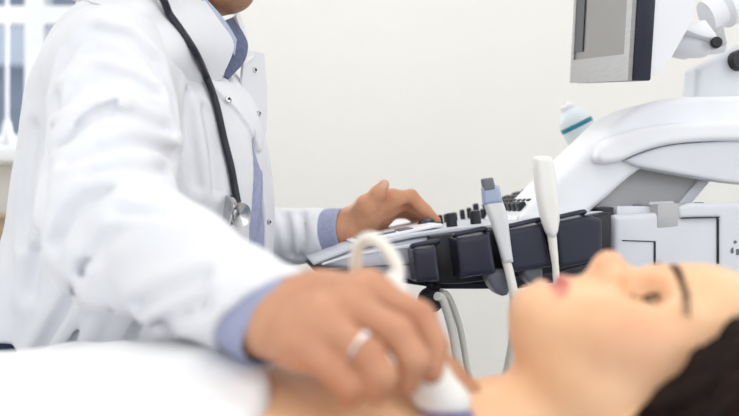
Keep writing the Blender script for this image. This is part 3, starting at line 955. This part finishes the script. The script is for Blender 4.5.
def lip(p):
    x = np.abs(p[:, 0] - .1452); y = np.abs(p[:, 1] - YM)
    return (1 / (1 + np.exp((x - .0082 * np.sqrt(np.clip(1 - (y / .031) ** 2, 0, 1)) - .001) / .0012))) * (p[:, 2] > .915) * (y < .031)
def blush(p):
    m = gmask(V(.188, YM, .957), .016)(p) + gmask(V(.196, YM - .05, .905), .03)(p) * .8 + gmask(V(.13, YM, .92), .02)(p) * .6
    return np.clip(m, 0, 1)
pat = empty('person', (-.1, YM, .758), 'woman with dark hair lying on her back under the scanning probe', 'person')
LP = to_local(pat)
sdf_obj('body', woman, (-1.50, .30, .735), (.37, .97, .98), .0028, M['skin_w'], pat, {'lip': lip, 'blush': blush}, xf=LP)
# eyes, brows, lashes
for s in (-1, 1):
    ec = V(.2050, YM + .033 * s, .9215)
    e = lathe('eye', [(.0005, -.0110), (.007, -.0085), (.0110, -.003), (.0110, .003), (.007, .0085), (.0005, .0110)], ec, (-.12, .10 * s, 1), M['eyew'], pat, xf=LP)
    lathe('iris', [(.0072, -.0012), (.0056, .0010), (.0005, .0020)], ec + V(-.0012, .001 * s, .0103), (-.12, .10 * s, 1), M['iris'], e, xf=LP)
    # open lids: two soft rims round the eye
    for (dx, nm) in ((.0070, 'upper_eyelid'), (-.0068, 'lower_eyelid')):
        pts = []
        for t in np.linspace(-1, 1, 9):
            yy = t * .0135; xx = dx * (1 - t * t) ** .7
            zz = math.sqrt(max(.0124 ** 2 - xx * xx - (yy * .82) ** 2, 0))
            pts.append(ec + V(xx, yy, zz))
        lo_ = tube(nm, catmull(pts, 3), .0017, M['skin_w'], pat, 10, xf=LP)
        bm = bmesh.new()
        for i in (range(20) if dx > 0 else range(6, 15, 4)):
            t = -0.95 + 1.9 * i / 19; q = pts[0] * 0
            k = (t + 1) / 2 * 8; j = min(int(k), 7); q = pts[j] * (1 - k + j) + pts[j + 1] * (k - j)
            sg = 1 if dx > 0 else -1
            add_tube(bm, [q, q + V(.0012 * sg, t * .002, .003), q + V(.0030 * sg, t * .004, .0050 if dx > 0 else .0035)], [.0006, .0005, .0002], 5)
        bm_obj('eyelashes', bm, M['hair'], lo_, xf=LP)
    bm = bmesh.new()
    for i in range(26):
        t = i / 25.0; yy = YM + (.012 + .050 * t) * s; xx = .2325 - .012 * t + .003 * math.sin(t * 2.6) + random.uniform(-.0020, .0020) * (1.2 - t)
        # find the skin height there
        z = 1.0
        for _ in range(40):
            dd = woman(np.array([[xx, yy, z]]))[0]
            if dd < 3e-4: break
            z -= dd * .9
        q = V(xx, yy, z - .0002)
        add_tube(bm, [q, q + V(.0022, .005 * s, .0010), q + V(.0025, .010 * s, -.0006 - .002 * t)], [.0005, .0006, .0003], 5)
    bm_obj('eyebrow', bm, M['hair_m'], pat, xf=LP)
# hair: a mass combed back from the forehead, with strands
hn = V(-.70, 0, .714)
def hair_cut(p):
    t = np.clip(np.abs(p[:, 1] - YM) / .07, 0, 1.3)
    return (p - V(.273, YM, .938)) @ hn + .022 * (1 - t * t) - .0016 * np.sin(p[:, 2] * 260 + p[:, 1] * 160) - .0016 * wav(p, 60)
hair0 = su([ell((HX + .010, YM, HZ - .004), (.098, .096, .101), .03), ell((.30, YM, .800), (.11, .125, .042), .05), ell((.228, YM - .060, .832), (.060, .040, .060), .04),
            ell((.235, YM + .055, .825), (.055, .040, .055), .04)])
def hair_w(p):
    a = np.arctan2(p[:, 1] - YM, p[:, 2] - .80)
    d = hair0(p) + .0032 * np.sin(a * 34 + 5 * np.sin(p[:, 0] * 40)) + .0022 * wav(p, 70)
    d = np.maximum(d, hair_cut(p))
    return np.maximum(d, .7585 - p[:, 2])
hr = sdf_obj('hair', hair_w, (.12, .44, .745), (.44, .82, .98), .0036, M['hair'], pat, xf=LP)
bm = bmesh.new(); rr = random.Random(5)
for i in range(150):
    t = rr.uniform(-1.1, 1.1); y = YM + .075 * math.sin(t)
    p0 = V(.312 + .01 * math.cos(t * 1.5) - .09 * (1 - math.cos(t)), y * 1.0, .935 - .085 * (1 - math.cos(t * 1.2)))
    pts = [p0]
    sd = -1 if y < YM else 1
    if rr.random() < .7: sd = -1
    for k in range(1, 6):
        pts.append(V(p0[0] + .017 * k + rr.uniform(-.006, .006), YM + (p0[1] - YM) * (1 + .08 * k) + sd * .004 * k + rr.uniform(-.004, .004), max(p0[2] - .0055 * k * k + rr.uniform(-.003, .003), .762)))
    add_tube(bm, catmull(pts, 3), [.0012] * 15 + [.0004], 5)
bm_obj('strands', bm, M['hair'], hr, xf=LP)
# white gown over the chest
gw = su([ell((-.215, YM - .01, .790), (.165, .20, .086), .05), ell((-.17, YM - .085, .803), (.085, .085, .070), .05), ell((-.17, YM + .085, .798), (.085, .085, .068), .05),
         ell((-.46, YM, .795), (.26, .195, .066), .07), ell((-.75, YM, .80), (.30, .19, .085), .07), ell((-1.05, YM, .79), (.25, .17, .07), .05)] +
        [x for s in (-1, 1) for x in chain([(-.085, YM + .175 * s, .803), (-.30, YM + .21 * s, .80)], [.056, .050], .04)])
bodyw = su(pat_body)
def gown(p):
    d = smin(gw(p), bodyw(p) - .011, .03) + .0022 * wav(p, 16) + .0012 * wav(p, 50)
    q = p[:, 1] - YM
    edge = p[:, 0] + .072 + .035 * np.clip(1 - (q / .15) ** 2, 0, 1) * 0 - .004 * np.sin(q * 60)
    d = smax(d, edge, .008)
    return np.maximum(d, .7590 - p[:, 2])
sdf_obj('gown', gown, (-1.34, .36, .745), (-.04, .92, .93), .004, M['gown'], pat, xf=LP)

# ---- examination table
et = empty('examination_table', (-.45, YM, 0), 'padded examination table the woman is lying on', 'examination table')
LE = to_local(et)
box('mattress', (-1.55, YM - .30, .69), (.56, YM + .28, .757), M['vinyl'], et, .018, 3, xf=LE)
box('frame', (-1.50, YM - .26, .625), (.50, YM + .24, .69), M['steel'], et, .008, xf=LE)
for x in (-1.38, .38):
    for y in (-.22, .20):
        lg = box('leg', (x - .025, YM + y - .025, .02), (x + .025, YM + y + .025, .625), M['steel'], et, .004, xf=LE)
        box('foot_pad', (x - .032, YM + y - .032, 0), (x + .032, YM + y + .032, .02), M['black'], lg, .004, xf=LE)

# ================================================================== THE ULTRASOUND MACHINE
yaw = math.radians(8)
MU = V(math.cos(yaw), math.sin(yaw), 0); MV = V(-math.sin(yaw), math.cos(yaw), 0)
MO = V((312 - 369.5) / F * 1.08, 1.08, 0)
u_c, v_c = .60, .21
mloc = MO + MU * u_c + MV * v_c
um = empty('ultrasound_machine', mloc, 'white ultrasound machine with sloping console, black probe holders and tall curved arm', 'medical machine', rz=yaw)
def Mp(px, py, v):
    """machine coordinates (along the side, across, up) of a pixel on the side plane at distance v"""
    dx = (px - 369.5) / F
    Y = (MO[1] - MU[1] / MU[0] * MO[0] + v * (MV[1] - MU[1] / MU[0] * MV[0])) / (1 - MU[1] / MU[0] * dx)
    u = (dx * Y - MO[0] - v * MV[0]) / MU[0]
    return (u, CZ - (py - 208.0) / F * Y)
def mw(u, v, z): return MO + MU * u + MV * v + V(0, 0, z)
XF = Matrix.Translation((-u_c, -v_c, 0))       # machine coordinates -> local to the machine's empty
def mpoly(px_list, v): return [Mp(x, y, v) for x, y in px_list]
def mprism(name, px_list, v0, v1, m, parent=um, bevel=.003, seg=2, at=None):
    pts = mpoly(px_list, v0 if at is None else at)
    bm = bmesh.new()
    a = [bm.verts.new((u, v0, z)) for u, z in pts]; b = [bm.verts.new((u, v1, z)) for u, z in pts]
    n = len(a); bm.faces.new(a); bm.faces.new(b[::-1])
    for i in range(n): bm.faces.new((a[i], b[i], b[(i + 1) % n], a[(i + 1) % n]))
    bmesh.ops.recalc_face_normals(bm, faces=bm.faces)
    return bm_obj(name, bm, m, parent, bevel=bevel, seg=seg, xf=XF)
def msdf(name, px_list, v0, v1, r, m, parent=um, h=.0025, at=None, sm=1, mod=None):
    pts = np.array(mpoly(px_list, v0 if at is None else at))
    if sm: pts = smooth_poly(pts, sm)
    f0 = prism(pts, v0, v1, r)
    f = f0 if mod is None else (lambda p: mod(p, f0(p)))
    lo = (pts[:, 0].min() - .02, min(v0, v1) - .02, pts[:, 1].min() - .02); hi = (pts[:, 0].max() + .02, max(v0, v1) + .02, pts[:, 1].max() + .02)
    return sdf_obj(name, f, lo, hi, h, m, parent, xf=XF)

# console wedge: silver side, dark underside, pale top deck
mprism('console_body', [(313, 264), (352, 249), (412, 237), (455, 231), (545, 222), (604, 214), (604, 262), (440, 284), (412, 280)], .0, .42, M['silver'], bevel=.006, seg=3)
mprism('console_base', [(313, 268), (330, 268), (412, 277), (440, 280), (604, 258), (606, 276), (520, 290), (445, 290), (405, 284), (330, 276), (314, 272)], .012, .41, M['navy'], bevel=.005, at=.0)
deck = mprism('console_deck', [(313, 262.5), (352, 246.5), (412, 234), (455, 228), (545, 219), (602, 211), (602, 215), (545, 223), (455, 232), (412, 238), (352, 250), (313, 265.5)], -.004, .424, M['deck'], bevel=.003, at=0)
mprism('trim_strip', [(322, 263), (352, 253.5), (414, 243.5), (414, 247), (352, 256.5), (322, 265.5)], -.003, .002, M['plastic'], bevel=.001)
mprism('trim_strip', [(330, 268), (414, 263), (414, 265), (330, 270)], -.002, .002, M['navy_s'], bevel=.0005)
# deck height along the side
DU = [Mp(x, y, 0) for x, y in ((313, 262.5), (352, 246.5), (412, 234), (455, 228), (545, 219), (602, 211))]
def deck_z(u): return float(np.interp(u, [a for a, b in DU], [b for a, b in DU]))
def on_deck(u, v): return V(u, v, deck_z(u))
def slope(u): return math.atan2(deck_z(u + .01) - deck_z(u - .01), .02)
# control pads and sunken panels on the deck
def pad(name, u0, u1, v0, v1, h, m, parent=um, bev=.0012):
    uc = (u0 + u1) / 2; a = slope(uc)
    R = Euler((0, -a, 0)).to_matrix()
    bm = bmesh.new()
    add_box(bm, Vector((uc, (v0 + v1) / 2, deck_z(uc) + h * .5 - .0005)), (u1 - u0, v1 - v0, h), R)
    return bm_obj(name, bm, m, parent, bevel=bev, xf=XF)
pad('control_panel', .060, .190, .035, .39, .004, M['plastic'])
for (u0, u1, v0, v1) in ((.070, .088, .05, .11), (.095, .125, .05, .065), (.070, .088, .27, .33), (.095, .125, .30, .35), (.13, .15, .05, .10)):
    pad('touch_pad', u0, u1, v0, v1, .0062, M['navy_s'])
tb = lathe('trackball_ring', [(.022, 0), (.022, .003), (.018, .005), (.015, .005)], on_deck(.186, .13), (-.25, 0, 1), M['navy'], um, 32, xf=XF)
lathe('trackball', [(.014, 0), (.013, .006), (.010, .009), (.005, .0108), (.0005, .011)], on_deck(.186, .13) + V(0, 0, .003), (-.25, 0, 1), M['navy'], tb, 28, xf=XF)
# rotary knobs and keys in rows
kn = None
KN_UV = [(.207, .085), (.245, .10), (.278, .11)]
def knob(u, v, r, h):
    o = lathe('knob', [(r, 0), (r * .96, h * .9), (r * .85, h), (.001, h)], on_deck(u, v), (-.12, 0, 1), M['key'], um, 18, xf=XF)
    lathe('knob_cap', [(r * .7, h), (r * .66, h + .0012), (.0005, h + .0014)], on_deck(u, v), (-.12, 0, 1), M['navy_s'], o, 14, xf=XF)
for (px, py, v, r, h) in ((452, 0, .05, .0080, .019), (476, 0, .06, .0080, .019), (441, 0, .17, .0042, .014), (447, 0, .22, .0050, .013), (455, 0, .26, .0050, .013),
                          (463, 0, .28, .0048, .016), (470, 0, .29, .0048, .018), (477, 0, .30, .0055, .024), (484, 0, .22, .0055, .016)):
    knob(Mp(px, 215, v)[0], v, r, h)
# raised strip carrying slider keys and the alphabet keyboard
def strip_z(u): return deck_z(.30) + .008 + (u - .30) * .36
kb_pts = [(.300, deck_z(.30) - .004), (.306, strip_z(.31) - .004), (.395, strip_z(.395) + .002), (.402, deck_z(.40) - .01)]
bm = bmesh.new()
a = [bm.verts.new((u, .05, z)) for u, z in kb_pts]; b = [bm.verts.new((u, .27, z)) for u, z in kb_pts]
bm.faces.new(a); bm.faces.new(b[::-1])
for i in range(4): bm.faces.new((a[i], b[i], b[(i + 1) % 4], a[(i + 1) % 4]))
bm_obj('keyboard_tray', bm, M['plastic'], um, bevel=.003, xf=XF)
km = None
for r_ in range(5):
    for c_ in range(9):
        u = .317 + r_ * .0175; v = .066 + c_ * .0220
        z = strip_z(u) + .0005
        if km is None:
            bm = bmesh.new(); add_box(bm, (0, 0, .006), (.0125, .0165, .013))
            km = bm_obj('key', bm, M['key'], um, bevel=.0018)
            ko = km
        else:
            ko = km.copy(); COL.objects.link(ko)
        ko.location = (u - u_c, v - v_c, z); ko.rotation_euler = (0, -.34, 0)
# probe holder rail and cups on the near side
mprism('holder_rail', [(430, 236), (455, 233), (545, 224), (606, 212), (612, 212), (612, 258), (560, 273), (460, 284), (436, 284)], -.022, .004, M['key'], bevel=.004)
def holder(px_list):
    o = msdf('probe_holder', px_list, -.062, -.016, .0055, M['navy'], at=-.062, sm=0, h=.0018)
    return o
h0 = holder([(413, 249), (437, 246), (441, 281), (417, 283)])
h1 = holder([(456, 238), (491, 232.5), (497, 273), (461, 279)])
h2 = holder([(506, 230), (543, 223.5), (553, 267), (511, 273)])
h3 = holder([(555, 222), (590, 215), (603, 219), (603, 251), (594, 262), (560, 269)])
def rim(px_a, px_b, parent):
    a_ = Mp(*px_a, -.062); b_ = Mp(*px_b, -.062)
    pts = [V(a_[0], -.052, a_[1]), V(a_[0] * .9 + b_[0] * .1, -.060, a_[1] * .9 + b_[1] * .1 + .002), V(b_[0] * .8 + a_[0] * .2, -.060, b_[1] * .8 + a_[1] * .2 + .003), V(b_[0], -.05, b_[1] + .001), V(b_[0] + .003, -.03, b_[1] - .001)]
    tube('holder_rim', catmull(pts, 6), .0032, M['navy'], parent, 10, xf=XF)
rim((413, 247), (440, 243), h0); rim((456, 236), (488, 230), h1); rim((508, 228), (543, 221), h2); rim((557, 219), (588, 213), h3)
# smoky cups below the holders
for (x0, x1, y0, y1) in ((486, 512, 272, 297), (522, 544, 268, 288)):
    msdf('holder_cup', [(x0, y0), (x1, y0 - 4), (x1 - 1, y1 - 2), (x0 + 14, y1), (x0 + 3, y0 + 10)], -.05, -.015, .005, M['navy_s'], at=-.05, sm=1, h=.002)
# cable hook under the console
hk = lathe('cable_hook', [(.012, 0), (.017, .006), (.017, .018), (.012, .024)], V(*[Mp(431, 300, -.01)[0], -.02, Mp(431, 300, -.01)[1]]), (0, 1, 0), M['key'], um, 24, xf=XF)
tube('hook_arm', [V(Mp(431, 298, 0)[0], .0, Mp(431, 298, 0)[1]), V(Mp(436, 284, 0)[0], .01, Mp(436, 284, 0)[1])], .010, M['key'], hk, 12, xf=XF)

# curved white arm cover rising from the back of the console
neck = [(500, 224), (527, 196), (560, 163), (598, 131), (640, 104), (672, 97), (700, 95.5), (830, 94), (830, 184), (738, 183), (690, 176), (640, 168), (592, 212), (560, 224)]
def ridge(p, d): return d
msdf('arm_cover', [(514, 226), (540, 196), (572, 164), (604, 134), (622, 116), (644, 103), (672, 97), (700, 95.5), (830, 94), (830, 150), (660, 165), (640, 168), (592, 213), (570, 226)], .03, .15, .012, M['plastic'], at=.03, sm=2, h=.003)
msdf('arm_side_panel', [(597, 160), (599, 150), (606, 141), (622, 133), (645, 126), (676, 122), (739, 120.5), (830, 119), (830, 142), (739, 140), (700, 141), (668, 144), (641, 152), (621, 162), (604, 164)], .008, .06, .008, M['plastic'], at=.008, sm=2, h=.0022)
msdf('arm_lower_panel', [(620, 163), (641, 153), (668, 145), (700, 142), (739, 140), (830, 141), (830, 190), (739, 184), (690, 176)], .018, .05, .004, M['plastic_g'], at=.018, sm=1, h=.0022)
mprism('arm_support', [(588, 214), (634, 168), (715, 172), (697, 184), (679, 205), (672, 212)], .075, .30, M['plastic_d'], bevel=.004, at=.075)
mprism('support_edge', [(676, 206), (698, 180), (712, 180), (690, 206)], .070, .11, M['plastic_g'], bevel=.003, at=.07)
# lower hinge block
msdf('hinge_block', [(614, 215), (668, 212), (716, 203), (722, 203), (722, 300), (614, 300)], .0, .22, .008, M['plastic_g'], at=.0, sm=0, h=.0025)
mprism('block_cover', [(617, 206), (667, 206), (667, 216), (617, 215)], .02, .20, M['plastic_g'], bevel=.002, at=.02)
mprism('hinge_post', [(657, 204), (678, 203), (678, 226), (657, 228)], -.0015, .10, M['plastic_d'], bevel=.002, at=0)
mprism('hinge_cap', [(655, 202), (680, 201), (680, 204.5), (655, 205.5)], .016, .05, M['steel'], bevel=.0015, at=0)
msdf('side_housing', [(679, 207), (690, 203), (760, 203), (900, 205), (900, 330), (719, 330), (719, 218), (679, 219)], -.004, .24, .005, M['plastic_g'], at=-.004, sm=0, h=.0025)
mprism('seam', [(716.5, 217), (719, 217), (719, 264), (716.5, 264)], -.0022, .004, M['key'], bevel=.0003, at=0)
mprism('seam', [(622, 240), (655, 241), (655, 242), (622, 241)], -.0015, .004, M['key'], bevel=.0002, at=0)
mprism('seam', [(653.6, 241), (655.4, 241), (655.4, 268), (653.6, 268)], -.0015, .004, M['key'], bevel=.0002, at=0)
mprism('seam', [(680, 217.5), (718, 216.5), (718, 217.7), (680, 218.7)], -.0052, .0, M['key'], bevel=.0002, at=0)
for (x, y) in ((683, 204.6), (699, 203.0)): 
    q = Mp(x, y, .05); lathe('screw_cover', [(.008, 0), (.008, .002), (.006, .003), (.0005, .003)], V(q[0], .05, q[1] - .002), (0, 0, 1), M['key'], um, 16, xf=XF)
mprism('dark_joint', [(603, 209), (614, 207), (616, 300), (603, 300)], .012, .20, M['key'], bevel=.002, at=.012)
# printed marks on the side housing
for pts in ([(733, 242), (735, 240), (737, 242), (735, 244)], [(731, 249), (733, 247), (733.6, 252), (732, 254), (730.5, 252)], [(736, 249), (739, 249), (739, 255), (736, 255)]):
    mprism('printed_mark', pts, -.0048, -.0036, M['symbol'], bevel=0, at=-.004)
# column, base and casters (below the frame)
box('column', (.46, .06, .14), (.80, .36, .90), M['plastic'], um, .02, 3, xf=XF)
box('base', (.36, -.02, .09), (1.0, .44, .17), M['plastic_g'], um, .025, 3, xf=XF)
for u in (.42, .94):
    for v in (.03, .39):
        cs = box('caster_fork', (u - .02, v - .022, .05), (u + .02, v + .022, .095), M['navy'], um, .005, xf=XF)
        lathe('caster_wheel', [(.02, -.014), (.045, -.012), (.045, .012), (.02, .014)], V(u, v, .045), (0, 1, 0), M['black'], cs, 24, xf=XF)
box('console_neck', (.50, .12, .70), (.66, .32, .90), M['plastic_g'], um, .02, 3, xf=XF)

# monitor on its jointed arm: frame from the near lower corner and the far lower corner of the screen
LU = to_local(um)
mB = P(630, 80.5, 1.08); mC = P(571, 83, 1.30)
e1 = mC - mB; wM = np.linalg.norm(e1); e1 /= wM
e2 = V(0, 0, 1) - e1 * e1[2]; e2 /= np.linalg.norm(e2)
nM = np.cross(e1, e2)
if nM[0] > 0: nM = -nM
def mo(a, up, dpt): return mB + e1 * a + e2 * up - nM * dpt
MX = LU @ Matrix(((e1[0], e2[0], -nM[0], mB[0]), (e1[1], e2[1], -nM[1], mB[1]), (e1[2], e2[2], -nM[2], mB[2]), (0, 0, 0, 1)))
HM = .40
mon = box('monitor', (0, 0, .004), (wM, HM, .030), M['navy'], um, .003, xf=MX)
bm = bmesh.new()
fb = .036; ft = .035
for lo, hi in (((0.003, 0, -.002), (wM, fb, .004)), ((.003, HM - ft, -.002), (wM, HM, .004)), ((.003, fb, -.002), (.020, HM - ft, .004)), ((wM - .011, fb, -.002), (wM, HM - ft, .004))):
    lo = Vector(lo); hi = Vector(hi); add_box(bm, (lo + hi) / 2, hi - lo)
bm_obj('monitor_bezel', bm, M['bezel'], mon, xf=MX)
box('screen_border', (wM - .046, fb + .012, -.0012), (wM - .011, HM - ft, .0035), M['key'], mon, xf=MX)
box('screen', (.020, fb, .001), (wM - .011, HM - ft, .0032), M['screen'], mon, xf=MX)
# back housing with a slanted lower edge
bm = bmesh.new()
prof = [(.030, .004), (.048, .012), (.086, .085), (.086, HM - .05), (.06, HM - .01), (.030, HM - .004)]
a = [bm.verts.new((.004, z, d)) for d, z in prof]; b = [bm.verts.new((wM - .004, z, d)) for d, z in prof]
bm.faces.new(a); bm.faces.new(b[::-1]); n = len(a)
for i in range(n): bm.faces.new((a[i], b[i], b[(i + 1) % n], a[(i + 1) % n]))
bm_obj('monitor_back', bm, M['plastic'], mon, bevel=.006, seg=3, xf=MX)
# arm joints
ya_ = 1.17
wrist_ = tube('tilt_joint', catmull([P(672, 42, ya_ + .03), P(690, 45, ya_), P(706, 44, ya_), P(722, 42, ya_)], 5), [.022] * 5 + [.019] * 5 + [.016] * 6, M['plastic'], um, 20, xf=LU)
def plate(name, pts, y0, y1, m, parent, bev=.003):
    bm = bmesh.new()
    a = [bm.verts.new(P(x, y, y0)) for x, y in pts]; b = [bm.verts.new(P(x, y, y0) + V(0, y1 - y0, 0)) for x, y in pts]
    bm.faces.new(a); bm.faces.new(b[::-1]); n = len(a)
    for i in range(n): bm.faces.new((a[i], b[i], b[(i + 1) % n], a[(i + 1) % n]))
    bmesh.ops.recalc_face_normals(bm, faces=bm.faces)
    return bm_obj(name, bm, m, parent, bevel=bev, xf=LU)
plate('joint_cover', [(679, 27), (690, 24), (706, 19), (714, 30), (722, 38), (712, 39), (698, 35)], 1.135, 1.165, M['plastic'], wrist_)
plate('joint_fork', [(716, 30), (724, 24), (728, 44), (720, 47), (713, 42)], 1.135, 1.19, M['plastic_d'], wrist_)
lathe('joint_pin', [(.008, 0), (.008, .006), (.006, .008), (.0005, .008)], P(716, 43, 1.135), (-.3, -1, 0), M['key'], wrist_, 18, xf=LU)
tube('swing_arm', catmull([P(706, 17, 1.18), P(722, 9, 1.18), P(745, -4, 1.19), P(800, -30, 1.22), P(850, -34, 1.25)], 6), [.024] * 6 + [.030] * 18 + [.028], M['plastic'], um, 24, xf=LU)
bs = msdf('arm_base', [(694, 110), (698, 68), (703, 64), (720, 56), (742, 43), (800, 20), (860, 20), (860, 110)], .07, .115, .010, M['plastic_g'], at=.07, sm=0, h=.003)
q = Mp(737, 61, .07)
lathe('lock_knob', [(.016, 0), (.016, .012), (.0145, .015), (.0005, .015)], V(q[0], .071, q[1]), (0, -1, 0), M['key'], um, 28, xf=XF)

# ================================================================== PROBES
def probe_obj(name, label, f, lo, hi, m, h=.0016, group=None):
    c = (np.asarray(lo) + np.asarray(hi)) / 2
    root = empty(name, c, label, 'ultrasound probe', group)
    L = to_local(root)
    sdf_obj('probe_body', f, lo, hi, h, m, root, xf=L)
    return root, L
def flat(a, b, ra, rb, sy, k=.01):
    """tapered bar, flattened by sy across the view"""
    a = np.asarray(a); b = np.asarray(b)
    f0 = cone(a * V(1, sy, 1), b * V(1, sy, 1), ra, rb)[0]
    return (lambda p: f0(p * V(1, sy, 1)), k)
# slim probe with a pale blue nose, second gap of the rail
Yp = 1.055
A = [P(489.5, 184, Yp), P(491, 200, Yp), P(494, 215, Yp), P(501, 243, Yp), P(506, 262, Yp)]
def pxpoly(l, Y): return [(P(x, y, Y)[0], P(x, y, Y)[2]) for x, y in l]
f = prism(pxpoly([(482.5, 200), (501, 198), (505, 208), (508, 222), (510, 241), (513, 262), (503, 264), (497, 243), (491, 223), (485, 208)], Yp), Yp - .009, Yp + .009, .006)
p1, L1 = probe_obj('ultrasound_probe', 'slim grey probe with a pale blue nose, standing in the holder', f, P(470, 275, Yp) - V(0, .04, 0), P(530, 170, Yp) + V(0, .04, 0), M['probe'])
def clipz(fn, z0, z1): return lambda p: np.maximum(fn(p), np.maximum(z0 - p[:, 2], p[:, 2] - z1))
f = prism(pxpoly([(481.5, 187), (494, 185), (498.5, 186), (502, 203), (483, 205)], Yp), Yp - .0105, Yp + .0105, .004)
sdf_obj('nose', f, P(470, 215, Yp) - V(0, .04, 0), P(520, 165, Yp) + V(0, .04, 0), .0014, M['probe_b'], p1, xf=L1)
f = prism(pxpoly([(481, 179), (492, 177.5), (495, 190), (483, 192)], Yp), Yp - .0112, Yp + .0085, .003)
sdf_obj('lens', f, P(470, 205, Yp) - V(0, .04, 0), P(520, 165, Yp) + V(0, .04, 0), .0014, M['lens'], p1, xf=L1)
tube('cable', catmull([P(506, 260, Yp), P(510, 275, Yp), P(514, 300, Yp), P(512, 345, Yp + .02), P(496, 410, Yp + .06), P(472, 420, Yp + .07), P(461, 380, Yp + .06), P(452, 330, Yp + .05), P(443, 300, Yp + .03), P(437, 296, Yp + .02)], 8), .0060, M['cable'], p1, 12, xf=L1)
# broad white probe, third gap
A = [P(543, 166, Yp), P(545, 180, Yp), P(549, 212, Yp), P(552, 236, Yp)]
f = prism(smooth_poly(pxpoly([(532, 159), (535, 156), (549, 155.5), (553, 160), (556, 180), (560, 214), (556.5, 238), (547.5, 238), (540, 218), (535, 190)], Yp), 1), Yp - .011, Yp + .011, .009)
p2, L2 = probe_obj('ultrasound_probe', 'broad white probe with a rounded head standing in the holder beside the arm cover', f, P(515, 255, Yp) - V(0, .04, 0), P(580, 145, Yp) + V(0, .04, 0), M['probe_h'])
tube('strain_relief', [P(551.5, 232, Yp), P(553.5, 250, Yp), P(555, 262, Yp)], [.0062, .0055, .0048], M['cable'], p2, 14, xf=L2)
tube('cable', catmull([P(554.5, 256, Yp), P(556, 275, Yp), P(557, 310, Yp), P(540, 400, Yp + .03), P(500, 470, Yp + .06), P(480, 430, Yp + .10), P(468, 372, Yp + .09), P(460, 328, Yp + .08), P(449, 298, Yp + .06), P(441, 292, Yp + .045)], 8), .0046, M['cable'], p2, 12, xf=L2)
# probe held against the neck
A = [P(392, 282, .600), P(406, 325, .594), P(423, 362, .590), P(439, 398, .586), P(444, 411, .585)]
f = su([cone(A[0], A[1], .0085, .0125, .01), cone(A[1], A[2], .0125, .0125, .01), cone(A[2], A[3], .0120, .0135, .01)] +
       [cone(A[3] + V(-.011, .003, .003), A[3] + V(.013, -.003, -.004), .0085, .0085, .014), cone(A[2] + V(-.002, 0, 0), A[3] + V(.008, 0, 0), .009, .009, .014)])
p3, L3 = probe_obj('ultrasound_probe', "white scanning probe held in the man's near hand against the woman's neck", f, P(370, 425, .54) - V(0, .04, 0), P(480, 265, .64) + V(0, .04, 0), M['probe_h'])
f = su([cone(A[4] + V(-.011, .003, .0035), A[4] + V(.015, -.003, -.0045), .0072, .0072, .005)])
sdf_obj('lens', f, A[4] - .04, A[4] + .04, .0014, M['lens_l'], p3, xf=L3)
tube('cable', catmull([A[0] + V(.003, 0, -.006), P(398, 270, .602), P(389, 252, .606), P(378, 241, .61), P(368, 238, .615), P(359, 245, .622), P(356, 262, .63), P(356, 300, .65), P(372, 345, .68), P(400, 380, .72), P(424, 425, .84), P(434, 426, .955), P(437, 385, 1.05), P(433, 330, 1.09), P(434, 300, 1.10)], 8), .0050, M['cable'], p3, 14, xf=L3)

# gel bottle leaning in the cup behind the arm cover
Yb = 1.42
bb = P(592, 156, Yb); tt = P(565, 102, Yb); axb = tt - bb; Lb = np.linalg.norm(axb); axb /= Lb
gb = empty('gel_bottle', bb, 'pale translucent gel bottle with a teal band behind the curved arm cover', 'bottle')
LG = to_local(gb); R_ = .0285
lathe('bottle_body', [(R_ * .9, 0), (R_, .004), (R_, Lb * .60), (R_ * .94, Lb * .70), (R_ * .7, Lb * .80), (R_ * .42, Lb * .86)], bb, axb, M['bottle'], gb, 32, xf=LG)
lathe('label_band', [(R_ + .0004, Lb * .53), (R_ + .0007, Lb * .535), (R_ + .0007, Lb * .60), (R_ + .0004, Lb * .605)], bb, axb, M['teal'], gb, 32, xf=LG)
lathe('cap', [(R_ * .46, Lb * .85), (R_ * .46, Lb * .93), (R_ * .25, Lb * .96), (R_ * .18, Lb * 1.0), (.001, Lb * 1.0)], bb, axb, M['plastic'], gb, 24, xf=LG)
q0 = LU @ Vector(bb)
lathe('bottle_cup', [(.034, -.012), (.034, .020), (.0300, .020), (.0300, -.004), (.001, -.004)], bb, axb, M['plastic_g'], um, 28, xf=LU)
tube('cup_bracket', [bb - axb * .006, bb - axb * .03 + V(.02, -.02, -.05)], .012, M['plastic_g'], um, 12, xf=LU)

# ================================================================== CAMERA
cam = bpy.data.cameras.new('camera')
cam.sensor_fit = 'HORIZONTAL'; cam.sensor_width = 36.0; cam.lens = F / 739.0 * 36.0
cam.clip_start = .02; cam.clip_end = 100
cam.dof.use_dof = True; cam.dof.focus_distance = 1.10; cam.dof.aperture_fstop = 2.7
co = bpy.data.objects.new('camera', cam); COL.objects.link(co)
co.location = (0, 0, CZ); co.rotation_euler = (math.radians(90), 0, 0)
SC.camera = co
SC.view_settings.view_transform = 'Standard'; SC.view_settings.look = 'None'
SC.view_settings.gamma = 1.0; SC.view_settings.use_curve_mapping = False
SC.view_settings.exposure = -0.05
SC.cycles.use_denoising = True
SC.cycles.max_bounces = 8
